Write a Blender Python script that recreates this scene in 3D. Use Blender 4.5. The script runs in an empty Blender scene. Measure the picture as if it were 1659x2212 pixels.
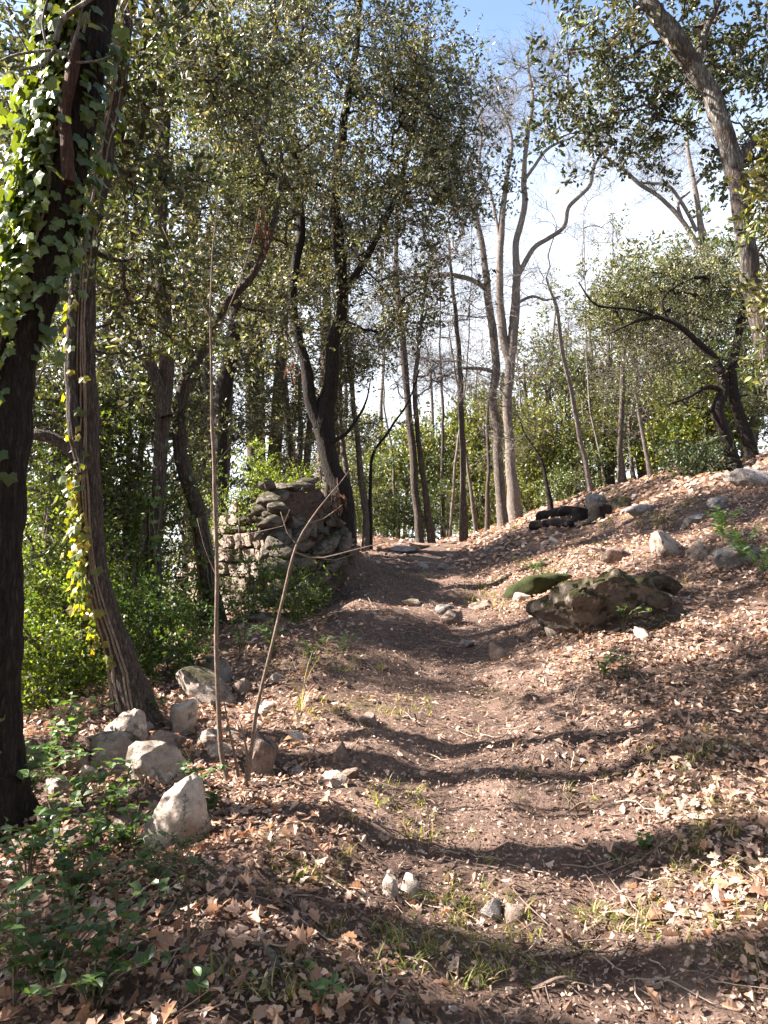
import bpy, math, random
import numpy as np
from mathutils import Vector, Matrix, noise as mnoise

# ------------------------------------------------------------------ camera, sky, sun, exposure
scene = bpy.context.scene
COL = scene.collection
CAM_Z = 1.6
PITCH = math.radians(2.9)
FPX = 1661.0                       # focal length in units of a 1659 x 2212 picture
cam_data = bpy.data.cameras.new('camera')
cam_data.sensor_fit = 'HORIZONTAL'
cam_data.sensor_width = 36.0
cam_data.lens = 36.0 * FPX / 1659.0
cam_data.clip_start = 0.05
cam_data.clip_end = 1000.0
cam = bpy.data.objects.new('camera', cam_data)
COL.objects.link(cam)
cam.location = (0, 0, CAM_Z)
cam.rotation_euler = (math.radians(90) + PITCH, 0, 0)
scene.camera = cam

SUN_EL = math.radians(37)
SUN_AZ = math.radians(-84)         # measured from +Y (view direction), negative = towards -X
sun_dir = np.array([math.sin(SUN_AZ) * math.cos(SUN_EL), math.cos(SUN_AZ) * math.cos(SUN_EL), math.sin(SUN_EL)])
world = bpy.data.worlds.new('World')
scene.world = world
world.use_nodes = True
wn = world.node_tree
bg = wn.nodes['Background']
sky = wn.nodes.new('ShaderNodeTexSky')
sky.sky_type = 'NISHITA'
sky.sun_disc = False
sky.sun_elevation = SUN_EL
sky.sun_rotation = SUN_AZ
sky.air_density = 1.0
sky.dust_density = 1.5
sky.ozone_density = 1.5
# thin white cloud veil lying low all round, clear blue higher up
tcw = wn.nodes.new('ShaderNodeTexCoord'); sepw = wn.nodes.new('ShaderNodeSeparateXYZ')
wn.links.new(tcw.outputs['Generated'], sepw.inputs[0])
nzw = wn.nodes.new('ShaderNodeTexNoise'); nzw.inputs['Scale'].default_value = 2.6; nzw.inputs['Detail'].default_value = 5
wn.links.new(tcw.outputs['Generated'], nzw.inputs['Vector'])
mad = wn.nodes.new('ShaderNodeMath'); mad.operation = 'MULTIPLY_ADD'
wn.links.new(nzw.outputs['Fac'], mad.inputs[0]); mad.inputs[1].default_value = -0.30; wn.links.new(sepw.outputs[2], mad.inputs[2])
rmp = wn.nodes.new('ShaderNodeMapRange'); rmp.interpolation_type = 'SMOOTHSTEP'
wn.links.new(mad.outputs[0], rmp.inputs[0])
for k, val in ((1, 0.10), (2, 0.44), (3, 0.92), (4, 0.0)): rmp.inputs[k].default_value = val
mxw = wn.nodes.new('ShaderNodeMix'); mxw.data_type = 'RGBA'
wn.links.new(rmp.outputs[0], mxw.inputs[0]); wn.links.new(sky.outputs[0], mxw.inputs[6]); mxw.inputs[7].default_value = (4.6, 4.85, 5.2, 1)
wn.links.new(mxw.outputs[2], bg.inputs[0])
bg.inputs[1].default_value = 0.068
sl = bpy.data.lights.new('sun', 'SUN')
sl.energy = 5.0
sl.angle = math.radians(0.6)
sl.color = (1.0, 0.90, 0.83)
sun = bpy.data.objects.new('sun', sl)
COL.objects.link(sun)
sun.location = (-20, 0, 20)
sun.rotation_euler = Vector(sun_dir).to_track_quat('Z', 'Y').to_euler()
vs = scene.view_settings
vs.view_transform = 'Standard'
vs.look = 'None'
vs.gamma = 1.0
vs.use_curve_mapping = False
vs.exposure = 2.55
cy = scene.cycles
cy.max_bounces = 6
cy.diffuse_bounces = 3
cy.glossy_bounces = 2
cy.transmission_bounces = 3
cy.transparent_max_bounces = 4
cy.sample_clamp_indirect = 6.0
cy.use_denoising = True


# ------------------------------------------------------------------ helpers
ORIGIN = {}
def tag(o, label=None, cat=None, group=None, kind=None):
    if label: o['label'] = label
    if cat: o['category'] = cat
    if group: o['group'] = group
    if kind: o['kind'] = kind
    return o

def thing(name, label, cat, loc, group=None):
    o = bpy.data.objects.new(name, None)
    o.empty_display_size = 0.1
    COL.objects.link(o)
    o.location = tuple(float(c) for c in loc)
    ORIGIN[o.name] = np.array(loc, float)
    return tag(o, label, cat, group)

class MB:
    """collects vertices and faces, builds ONE mesh object"""
    def __init__(self):
        self.v, self.f, self.c, self.n = [], [], [], 0
    def add(self, v, f, col=None):
        v = np.asarray(v, float).reshape(-1, 3)
        if col is None: col = np.ones((len(v), 3))
        col = np.asarray(col, float)
        if col.ndim == 1: col = np.tile(col, (len(v), 1))
        self.v.append(v); self.c.append(col)
        for ff in (f if isinstance(f, list) else [f]):
            ff = np.asarray(ff, int)
            if len(ff): self.f.append(ff + self.n)
        self.n += len(v)
        return self
    def mesh(self, name, mat, smooth=False, off=None):
        v = np.concatenate(self.v)
        if off is not None: v = v - off
        c = np.concatenate(self.c)
        me = bpy.data.meshes.new(name)
        me.vertices.add(len(v))
        me.vertices.foreach_set('co', v.astype(np.float32).ravel())
        loops = np.concatenate([f.ravel() for f in self.f])
        tot = np.concatenate([np.full(len(f), f.shape[1]) for f in self.f])
        start = np.concatenate([[0], np.cumsum(tot)[:-1]])
        me.loops.add(len(loops))
        me.loops.foreach_set('vertex_index', loops.astype(np.int32))
        me.polygons.add(len(tot))
        me.polygons.foreach_set('loop_start', start.astype(np.int32))
        me.polygons.foreach_set('use_smooth', np.full(len(tot), bool(smooth)))
        at = me.attributes.new('Col', 'FLOAT_COLOR', 'POINT')
        at.data.foreach_set('color', np.c_[c, np.ones(len(c))].astype(np.float32).ravel())
        me.update(calc_edges=True)
        if smooth == 'edges':
            me.set_sharp_from_angle(angle=math.radians(28))
        if mat: me.materials.append(mat)
        return me
    def build(self, name, mat, parent=None, smooth=False, loc=None):
        off = None
        if parent is not None: off = ORIGIN[parent.name]
        elif loc is not None: off = np.array(loc, float)
        me = self.mesh(name, mat, smooth, off)
        o = bpy.data.objects.new(name, me)
        COL.objects.link(o)
        if parent is not None:
            o.parent = parent
            ORIGIN[o.name] = ORIGIN[parent.name]
        else:
            if off is not None: o.location = tuple(off)
            ORIGIN[o.name] = off if off is not None else np.zeros(3)
        return o

def place(name, me, parent, pos, rot=None, scale=1.0):
    """one object that shares mesh data, under a parent"""
    o = bpy.data.objects.new(name, me)
    COL.objects.link(o)
    o.parent = parent
    o.location = tuple(np.asarray(pos, float) - ORIGIN[parent.name])
    if rot is not None:
        o.rotation_euler = Matrix([list(map(float, r)) for r in rot]).to_euler()
    o.scale = (scale,) * 3 if np.isscalar(scale) else tuple(scale)
    return o

def unit(a):
    a = np.asarray(a, float)
    return a / (np.linalg.norm(a, axis=-1, keepdims=True) + 1e-9)

# camera geometry: picture coordinates on a 1659 x 2212 sheet
F = np.array([0, math.cos(PITCH), math.sin(PITCH)])
U = np.array([0, -math.sin(PITCH), math.cos(PITCH)])
C0 = np.array([0, 0, CAM_Z])
def ray(u, v):
    return F + np.array([1, 0, 0]) * ((u - 829.5) / FPX) - U * ((v - 1106.0) / FPX)
def P(u, v, d):
    r = ray(u, v)
    return C0 + r * (d / r[1])

# ------------------------------------------------------------------ terrain
_BY = [-60, -30, 0, 10, 16, 19.5, 22, 26, 34, 50, 90, 300]
_BZ = [-3, -1.6, 0, .95, 1.54, 1.86, 1.93, 1.82, 1.45, .6, -3.0, -16]
WALL_C = np.array([-1.42, 10.0]); WALL_N = unit(np.array([-0.80, -0.60])); WALL_T = np.array([-0.60, 0.80])
_k = np.random.default_rng(3)
_waves = []
for sc, am, n in ((2.6, .032, 5), (1.0, .010, 7), (0.42, .005, 9), (0.2, .0035, 9), (.11, .0025, 9)):
    for _ in range(n):
        a = _k.uniform(0, 2 * math.pi); w = 2 * math.pi / (sc * _k.uniform(.7, 1.3))
        _waves.append((w * math.cos(a), w * math.sin(a), _k.uniform(0, 6.28), am))
def bumps(x, y):
    s = 0
    for kx, ky, ph, am in _waves: s = s + am * np.sin(kx * x + ky * y + ph)
    return s
def base(y):
    return (np.interp(y - .6, _BY, _BZ) + np.interp(y, _BY, _BZ) + np.interp(y + .6, _BY, _BZ)) / 3
def path_x(y):
    return np.interp(y, [-5, 2, 4, 8, 12, 16, 22, 40], [.75, .68, .6, .55, .62, .9, 1.3, 2.0])
def sstep(a, b, t):
    t = np.clip((t - a) / (b - a), 0, 1)
    return t * t * (3 - 2 * t)
def H(x, y):
    x = np.asarray(x, float); y = np.asarray(y, float)
    xc = path_x(y)
    z = base(y)
    s = np.maximum(x - (xc + .55), 0)
    A = np.interp(y, [0, 3, 8, 14, 25, 45, 80], [.22, .25, .36, .44, .38, .25, .1])
    z = z + A * 6.5 * np.tanh(s * s / (s + .7) / 6.5)
    xl = np.interp(y, [0, 4, 6.5, 9, 14, 30], [-1.8, -2.0, -1.75, -1.35, -1.5, -3.0])
    l = np.maximum(xl - x, 0)
    z = z - 2.6 * np.tanh(.62 * l * l / (l + .45) / 2.6)
    # earth banked up behind the ruined wall
    side = (x - WALL_C[0]) * WALL_N[0] + (y - WALL_C[1]) * WALL_N[1]
    m = np.exp(-(((x + 1.25) / .80) ** 2 + ((y - 12.0) / 1.75) ** 2)) * 1.45
    m = m * sstep(-.05, -.55, side) * sstep(10.0, 10.7, y)
    z = z + m
    # worn tread of the path
    t = np.exp(-((x - xc) / .55) ** 2) * sstep(26, 18, y)
    z = z - .10 * t + .03 * np.exp(-((x - xc) / .16) ** 2) * sstep(26, 18, y)
    far = sstep(40, 24, np.hypot(x, y - 8))
    return z + bumps(x, y) * (1 - .25 * t) * far
def Hs(x, y): return float(H(np.array([x]), np.array([y]))[0])
def G(u, v):
    """the point of the terrain seen at a place of the picture sheet"""
    r = ray(u, v)
    t = np.concatenate([np.arange(1.2, 30, .02), np.arange(30, 120, .25)])
    p = C0 + t[:, None] * r
    below = p[:, 2] < H(p[:, 0], p[:, 1])
    if not below.any(): return None
    i = int(np.argmax(below))
    q = C0 + t[i] * r
    return np.array([q[0], q[1], Hs(q[0], q[1])])
def onground(x, y, dz=0): return np.array([x, y, Hs(x, y) + dz])

# ------------------------------------------------------------------ materials
def new_mat(name):
    m = bpy.data.materials.new(name)
    m.use_nodes = True
    nt = m.node_tree
    for n in list(nt.nodes): nt.nodes.remove(n)
    out = nt.nodes.new('ShaderNodeOutputMaterial')
    return m, nt, out
def N(nt, t, **kw):
    n = nt.nodes.new(t)
    for k, v in kw.items():
        if k in n.inputs: n.inputs[k].default_value = v
        else: setattr(n, k, v)
    return n
def noise_n(nt, vec, scale, detail=6, rough=.6):
    n = N(nt, 'ShaderNodeTexNoise'); n.inputs['Scale'].default_value = scale
    n.inputs['Detail'].default_value = detail; n.inputs['Roughness'].default_value = rough
    if vec is not None: nt.links.new(vec, n.inputs['Vector'])
    return n.outputs['Fac']
def ramp(nt, fac, stops):
    n = N(nt, 'ShaderNodeValToRGB')
    e = n.color_ramp.elements
    while len(e) < len(stops): e.new(.5)
    for i, (p, c) in enumerate(stops):
        e[i].position = p; e[i].color = (*c, 1) if len(c) == 3 else c
    nt.links.new(fac, n.inputs[0])
    return n.outputs[0]
def mixc(nt, fac, a, b, mode='MIX'):
    n = N(nt, 'ShaderNodeMix', data_type='RGBA', blend_type=mode)
    for sock, val in ((n.inputs[0], fac), (n.inputs[6], a), (n.inputs[7], b)):
        if hasattr(val, 'is_linked'): nt.links.new(val, sock)
        elif isinstance(val, (int, float)): sock.default_value = val
        else: sock.default_value = (*val, 1)
    return n.outputs[2]
def bump(nt, h, strength, dist, prev=None):
    n = N(nt, 'ShaderNodeBump'); n.inputs['Strength'].default_value = strength; n.inputs['Distance'].default_value = dist
    nt.links.new(h, n.inputs['Height'])
    if prev is not None: nt.links.new(prev, n.inputs['Normal'])
    return n.outputs[0]
def coords(nt, sc=(1, 1, 1), kind='Object'):
    tc = N(nt, 'ShaderNodeTexCoord'); mp = N(nt, 'ShaderNodeMapping')
    mp.inputs['Scale'].default_value = sc
    nt.links.new(tc.outputs[kind], mp.inputs[0])
    return mp.outputs[0]

def mat_soil():
    m, nt, out = new_mat('soil')
    v = coords(nt)
    a = noise_n(nt, v, 1.3, 8, .65); b = noise_n(nt, v, 22, 8, .7); c = noise_n(nt, v, 90, 5, .7)
    col = ramp(nt, a, [(.3, (.085, .060, .049)), (.55, (.155, .112, .090)), (.75, (.26, .195, .160))])
    col = mixc(nt, .75, col, ramp(nt, b, [(.25, (.35, .3, .28)), (.5, (1, .95, .92)), (.78, (1.9, 1.75, 1.6))]), 'MULTIPLY')
    col = mixc(nt, .6, col, ramp(nt, c, [(.3, (.45, .42, .4)), (.7, (1.5, 1.45, 1.4))]), 'MULTIPLY')
    # moss patches
    g = noise_n(nt, v, .9, 5, .6)
    mf = ramp(nt, g, [(.60, (0, 0, 0)), (.70, (.55, .55, .55))])
    col = mixc(nt, mf, col, (.075, .075, .02))
    p = N(nt, 'ShaderNodeBsdfPrincipled'); p.inputs['Roughness'].default_value = .95
    p.inputs['Specular IOR Level'].default_value = .15
    nt.links.new(col, p.inputs['Base Color'])
    nb = bump(nt, b, .9, .03); nb = bump(nt, c, .8, .012, nb)
    nt.links.new(nb, p.inputs['Normal']); nt.links.new(p.outputs[0], out.inputs[0])
    return m

def mat_leaf(name, rough=.5, trans=.35, spec=.4, tcol=(1.5, 1.6, .5), rnd=False):
    """leaf coloured by its own Col attribute, some light shining through"""
    m, nt, out = new_mat(name)
    at = N(nt, 'ShaderNodeAttribute'); at.attribute_name = 'Col'
    col = at.outputs['Color']
    if rnd:
        oi = N(nt, 'ShaderNodeObjectInfo')
        col = mixc(nt, 1.0, col, ramp(nt, oi.outputs['Random'], rnd), 'MULTIPLY')
    v = coords(nt)
    f = noise_n(nt, v, 60, 3, .6)
    col = mixc(nt, .5, col, ramp(nt, f, [(.3, (.7, .7, .7)), (.7, (1.25, 1.25, 1.25))]), 'MULTIPLY')
    p = N(nt, 'ShaderNodeBsdfPrincipled'); p.inputs['Roughness'].default_value = rough
    p.inputs['Specular IOR Level'].default_value = spec
    nt.links.new(col, p.inputs['Base Color'])
    t = N(nt, 'ShaderNodeBsdfTranslucent')
    nt.links.new(mixc(nt, 1.0, col, tcol, 'MULTIPLY'), t.inputs[0])
    mx = N(nt, 'ShaderNodeMixShader'); mx.inputs[0].default_value = trans
    nt.links.new(p.outputs[0], mx.inputs[1]); nt.links.new(t.outputs[0], mx.inputs[2])
    nt.links.new(mx.outputs[0], out.inputs[0])
    return m

def mat_bark(name, dark, light, lichen, lich_at=.62, vs=26, stretch=.22, strength=1.0):
    m, nt, out = new_mat(name)
    v = coords(nt, (1, 1, stretch)); v1 = coords(nt)
    wn_ = N(nt, 'ShaderNodeTexNoise'); wn_.inputs['Scale'].default_value = 9; wn_.inputs['Detail'].default_value = 4
    nt.links.new(v, wn_.inputs['Vector'])
    vv = N(nt, 'ShaderNodeVectorMath', operation='MULTIPLY_ADD')
    nt.links.new(wn_.outputs['Color'], vv.inputs[0]); vv.inputs[1].default_value = (.11, .11, .11); nt.links.new(v, vv.inputs[2])
    vo = N(nt, 'ShaderNodeTexVoronoi', feature='DISTANCE_TO_EDGE'); vo.inputs['Scale'].default_value = vs
    nt.links.new(vv.outputs[0], vo.inputs['Vector'])
    fur = N(nt, 'ShaderNodeTexNoise'); fur.inputs['Scale'].default_value = vs * 1.3; fur.inputs['Detail'].default_value = 6; fur.inputs['Roughness'].default_value = .62
    v2 = coords(nt, (1, 1, stretch * .55)); nt.links.new(v2, fur.inputs['Vector'])
    pm = N(nt, 'ShaderNodeMath', operation='MULTIPLY'); nt.links.new(ramp(nt, vo.outputs['Distance'], [(0, (.25, .25, .25)), (.3, (1, 1, 1))]), pm.inputs[0]); nt.links.new(ramp(nt, fur.outputs['Fac'], [(.33, (0, 0, 0)), (.62, (1, 1, 1))]), pm.inputs[1])
    plate = pm.outputs[0]
    fine = noise_n(nt, v1, 70, 6, .7)
    big = noise_n(nt, v1, 3.5, 4, .6)
    col = mixc(nt, plate, dark, light)
    col = mixc(nt, .8, col, ramp(nt, fine, [(.25, (.45, .43, .42)), (.75, (1.5, 1.5, 1.48))]), 'MULTIPLY')
    lf = ramp(nt, big, [(lich_at, (0, 0, 0)), (lich_at + .08, (.7, .7, .7))])
    col = mixc(nt, lf, col, mixc(nt, plate, dark, lichen))
    p = N(nt, 'ShaderNodeBsdfPrincipled'); p.inputs['Roughness'].default_value = .9; p.inputs['Specular IOR Level'].default_value = .2
    nt.links.new(col, p.inputs['Base Color'])
    nb = bump(nt, plate, strength, .012); nb = bump(nt, fine, .6, .006, nb)
    nt.links.new(nb, p.inputs['Normal']); nt.links.new(p.outputs[0], out.inputs[0])
    return m

def mat_rock(name, c1, c2, moss=.0, mosscol=(.028, .028, .008), sc=1.0):
    m, nt, out = new_mat(name)
    v = coords(nt)
    oi = N(nt, 'ShaderNodeObjectInfo')
    va = N(nt, 'ShaderNodeVectorMath', operation='ADD'); nt.links.new(v, va.inputs[0]); nt.links.new(oi.outputs['Location'], va.inputs[1])
    v = va.outputs[0]
    a = noise_n(nt, v, 4 * sc, 8, .65); b = noise_n(nt, v, 30 * sc, 6, .7); c = noise_n(nt, v, 9 * sc, 4, .5)
    col = ramp(nt, a, [(.3, c1), (.7, c2)])
    col = mixc(nt, .8, col, ramp(nt, b, [(.28, (.45, .42, .4)), (.5, (1, 1, 1)), (.75, (1.3, 1.28, 1.25))]), 'MULTIPLY')
    col = mixc(nt, ramp(nt, c, [(.56, (0, 0, 0)), (.64, (.75, .75, .75))]), col, tuple(k * .32 for k in c1))
    li = noise_n(nt, v, 14 * sc, 5, .6)
    col = mixc(nt, ramp(nt, li, [(.60, (0, 0, 0)), (.64, (.6, .6, .6))]), col, tuple(min(.7, k * 1.35) for k in c2))
    if moss:
        g = N(nt, 'ShaderNodeNewGeometry'); sp = N(nt, 'ShaderNodeSeparateXYZ'); nt.links.new(g.outputs['Normal'], sp.inputs[0])
        mu = N(nt, 'ShaderNodeMath', operation='MULTIPLY_ADD'); nt.links.new(sp.outputs[2], mu.inputs[0]); mu.inputs[1].default_value = .28
        nt.links.new(noise_n(nt, v, 5, 6, .65), mu.inputs[2])
        mf = ramp(nt, mu.outputs[0], [(max(0, .90 - moss), (0, 0, 0)), (min(1, 1.06 - moss), (.95, .95, .95))])
        mc = mixc(nt, ramp(nt, b, [(.3, (0, 0, 0)), (.7, (1, 1, 1))]), mosscol, tuple(k * 2.6 for k in mosscol))
        col = mixc(nt, mf, col, mc)
        tuft = noise_n(nt, v, 70, 4, .8)
    p = N(nt, 'ShaderNodeBsdfPrincipled'); p.inputs['Roughness'].default_value = .9; p.inputs['Specular IOR Level'].default_value = .2
    nt.links.new(col, p.inputs['Base Color'])
    nb = bump(nt, a, 1.0, .06); nb = bump(nt, c, .7, .03, nb); nb = bump(nt, b, 1.0, .02, nb)
    if moss: nb = bump(nt, tuft, .9, .02, nb)
    nt.links.new(nb, p.inputs['Normal']); nt.links.new(p.outputs[0], out.inputs[0])
    return m

M_SOIL = mat_soil()
M_LITTER = mat_leaf('dry_leaf', rough=.7, trans=.22, spec=.25, tcol=(1.3, 1.0, .7))
M_LITTER1 = mat_leaf('dry_leaf_single', rough=.65, trans=.22, spec=.25, tcol=(1.3, 1.0, .7),
                     rnd=[(0, (.45, .36, .32)), (.3, (.8, .72, .66)), (.6, (1.1, 1.05, 1)), (.85, (1.3, 1.25, 1.2)), (1, (.9, .62, .45))])
M_HOLM = mat_leaf('holm_oak_leaf', rough=.42, trans=.28, spec=.5, tcol=(1.7, 1.7, .6))
M_GREEN = mat_leaf('soft_green_leaf', rough=.45, trans=.38, spec=.4, tcol=(1.8, 1.75, .5))
M_GRASS = mat_leaf('grass_blade', rough=.5, trans=.4, spec=.35, tcol=(1.8, 1.9, .6))
M_IVY = mat_leaf('ivy_leaf', rough=.36, trans=.36, spec=.6, tcol=(2.2, 1.7, .3),
                 rnd=[(0, (.7, .8, .7)), (.5, (1, 1, 1)), (.85, (1.4, 1.35, 1.0)), (1, (2.2, 1.7, .7))])
M_IVYY = mat_leaf('yellowing_ivy_leaf', rough=.35, trans=.45, spec=.5, tcol=(2.2, 1.9, .35),
                  rnd=[(0, (.7, .9, .8)), (.5, (1.1, 1.1, .9)), (1, (2.2, 1.5, .6))])
M_SEED = mat_leaf('seedling_leaf', rough=.38, trans=.35, spec=.5, tcol=(1.9, 2.0, .5),
                  rnd=[(0, (.7, .75, .7)), (.5, (1, 1, 1)), (1, (1.5, 1.4, 1.1))])
B_DARK = mat_bark('dark_oak_bark', (.009, .007, .006), (.048, .039, .033), (.09, .088, .075), .70, 46, .2, 1.0)
B_MID = mat_bark('brown_oak_bark', (.028, .022, .018), (.15, .122, .102), (.24, .23, .20), .64, 42, .25, 1.0)
B_LICH = mat_bark('lichened_oak_bark', (.035, .028, .024), (.20, .165, .14), (.46, .45, .40), .50, 34, .3, 1.0)
B_GREY = mat_bark('grey_oak_bark', (.05, .04, .034), (.25, .21, .18), (.36, .35, .30), .58, 42, .3, 1.0)
B_PALE = mat_bark('pale_oak_bark', (.08, .066, .056), (.30, .26, .23), (.38, .37, .33), .6, 40, .3, .8)
B_TWIG = mat_bark('smooth_twig_bark', (.13, .095, .07), (.27, .21, .17), (.3, .28, .24), .65, 60, .3, .3)
B_STUB = mat_bark('red_dead_wood', (.03, .016, .011), (.13, .072, .05), (.17, .13, .10), .7, 40, .12, 1.0)
B_STICK = mat_bark('lichened_dead_wood', (.06, .05, .042), (.24, .21, .18), (.40, .42, .36), .5, 40, .2, .8)
R_PALE = mat_rock('pale_limestone', (.28, .22, .175), (.54, .455, .38), 0)
R_PALEM = mat_rock('mossy_limestone', (.25, .20, .165), (.46, .39, .33), .22)
R_BROWN = mat_rock('brown_stone', (.20, .145, .115), (.34, .26, .21), .06)
R_GREY = mat_rock('grey_stone', (.23, .205, .185), (.40, .36, .33), .10)
R_MOSSY = mat_rock('moss_covered_rock', (.05, .038, .030), (.30, .25, .21), .42, (.024, .022, .006), .8)  # dark base and stain carry the boulder's shade in colour; moss is its own
R_WALL = mat_rock('lime_wall_stone', (.30, .235, .185), (.54, .45, .37), 0, sc=1.6)
R_RUB = mat_rock('weathered_rubble', (.13, .105, .088), (.29, .25, .215), .27)  # darker than the face stone: the end's shade put into its colour, plus moss
R_EARTH = mat_rock('wall_core_earth', (.07, .05, .04), (.13, .095, .075), .25)

# ------------------------------------------------------------------ geometry templates
def tube_arrays(pts, rad, n=8, lump=0.0, rng=None, cap=True, furrow=0.0):
    pts = np.asarray(pts, float); rad = np.asarray(rad, float)
    k = len(pts)
    t = np.gradient(pts, axis=0); t = unit(t)
    a = np.array([1.0, 0, 0]) if abs(t[0, 0]) < .8 else np.array([0, 1.0, 0])
    b = np.zeros((k, 3)); 
    x = unit(np.cross(t[0], a))
    for i in range(k):
        x = x - t[i] * np.dot(x, t[i]); x = x / (np.linalg.norm(x) + 1e-9); b[i] = x
    c = np.cross(t, b)
    ang = np.arange(n) * 2 * math.pi / n
    r = rad[:, None] * np.ones(n)
    if lump and rng is not None:
        ph = rng.uniform(0, 6.28, 6); kk = np.arange(k)[:, None]
        r = r * (1 + lump * (np.sin(2 * ang + ph[0] + kk * .21) + .7 * np.sin(3 * ang + ph[1] - kk * .17) + .6 * np.sin(kk * .63 + ph[2]) + .5 * np.sin(5 * ang + ph[3] + kk * .5))
                 + lump * .7 * rng.normal(size=(k, n)))
    if furrow and rng is not None:            # deep bark furrows running up the stem
        w = np.cumsum(rng.normal(size=(k, 3)) * .10, axis=0); am = 1 + .5 * np.sin(np.arange(k)[:, None] * .35 + np.cumsum(rng.normal(size=(k, 1)) * .3, axis=0) + 3 * ang)
        g = np.abs(np.sin(4.5 * ang + w[:, :1])) + .8 * np.abs(np.sin(6.5 * ang + 1 + w[:, 1:2])) + .6 * np.abs(np.sin(9.5 * ang + 2 + w[:, 2:3]))
        r = r * (1 + furrow * am * (g - 1.5)) 
    V = pts[:, None, :] + r[..., None] * (np.cos(ang)[None, :, None] * b[:, None, :] + np.sin(ang)[None, :, None] * c[:, None, :])
    V = V.reshape(-1, 3)
    i = np.arange(k - 1)[:, None] * n; j = np.arange(n)[None, :]; j2 = (j + 1) % n
    Fq = np.stack([i + j, i + j2, i + n + j2, i + n + j], -1).reshape(-1, 4)
    faces = [Fq]
    if cap:
        V = np.vstack([V, pts[-1] + t[-1] * rad[-1] * .3])
        e = len(V) - 1; s = (k - 1) * n
        faces.append(np.stack([s + np.arange(n), s + (np.arange(n) + 1) % n, np.full(n, e)], -1))
    return V, faces

def curve(pts, step, rng=None, wig=0.0):
    """smooth line through the points; columns beyond xyz (radius) ride along"""
    pts = np.asarray(pts, float)
    if len(pts) < 3:
        n = max(2, int(np.linalg.norm(pts[-1, :3] - pts[0, :3]) / step) + 1)
        t = np.linspace(0, 1, n)[:, None]
        out = pts[0] * (1 - t) + pts[-1] * t
    else:
        q = np.vstack([2 * pts[0] - pts[1], pts, 2 * pts[-1] - pts[-2]])
        out = []
        for i in range(1, len(q) - 2):
            L = np.linalg.norm(q[i + 1, :3] - q[i, :3]); n = max(1, int(L / step))
            t = (np.arange(n) / n)[:, None]
            out.append(.5 * (2 * q[i] + (q[i + 1] - q[i - 1]) * t + (2 * q[i - 1] - 5 * q[i] + 4 * q[i + 1] - q[i + 2]) * t ** 2 + (3 * q[i] - q[i - 1] - 3 * q[i + 1] + q[i + 2]) * t ** 3))
        out = np.vstack(out + [pts[-1:]])
    if wig and rng is not None and len(out) > 4:
        w = rng.normal(size=(len(out), 3)); k = np.ones(3) / 3
        for _ in range(3): w = np.apply_along_axis(lambda c: np.convolve(c, k, 'same'), 0, w)
        w *= np.minimum(np.arange(len(out)), 4)[:, None] / 4
        out[:, :3] += w * wig
    return out

def frames(d, rng, roll=None):
    """rotation matrices whose z axis is d"""
    d = unit(d); n = len(d)
    a = unit(rng.normal(size=(n, 3)))
    x = unit(np.cross(a, d)); y = np.cross(d, x)
    return np.stack([x, y, d], -1)

def stamp(mb, V, Fs, pos, rot, scale, tint=None, col=None):
    """stamps a template (V, faces) many times into a builder"""
    n = len(pos); k = len(V)
    if n == 0: return
    sc = np.asarray(scale, float)
    if sc.ndim == 0: sc = np.full(n, float(sc))
    sc = sc[:, None, None] if sc.ndim == 1 else sc[:, None, :]
    W = np.einsum('nij,nkj->nki', rot, V[None] * sc) + pos[:, None, :]
    c = np.ones((k, 3)) if col is None else col
    C = np.tile(c[None], (n, 1, 1))
    if tint is not None: C = C * tint[:, None, :]
    off = (np.arange(n) * k)[:, None, None]
    mb.add(W.reshape(-1, 3), [(f[None] + off).reshape(-1, f.shape[1]) for f in Fs], C.reshape(-1, 3))

KITE_V = np.array([[0, 0, 0], [-.5, .42, .09], [.5, .42, .09], [0, 1, 0]], float)
KITE_F = [np.array([[0, 3, 1], [0, 2, 3]])]
HEX_V = np.array([[0, 0, 0], [-.42, .25, .08], [-.5, .58, .10], [0, 1, -.06], [.5, .58, .10], [.42, .25, .08]], float)
HEX_F = [np.array([[0, 3, 2, 1], [0, 5, 4, 3]])]

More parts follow.
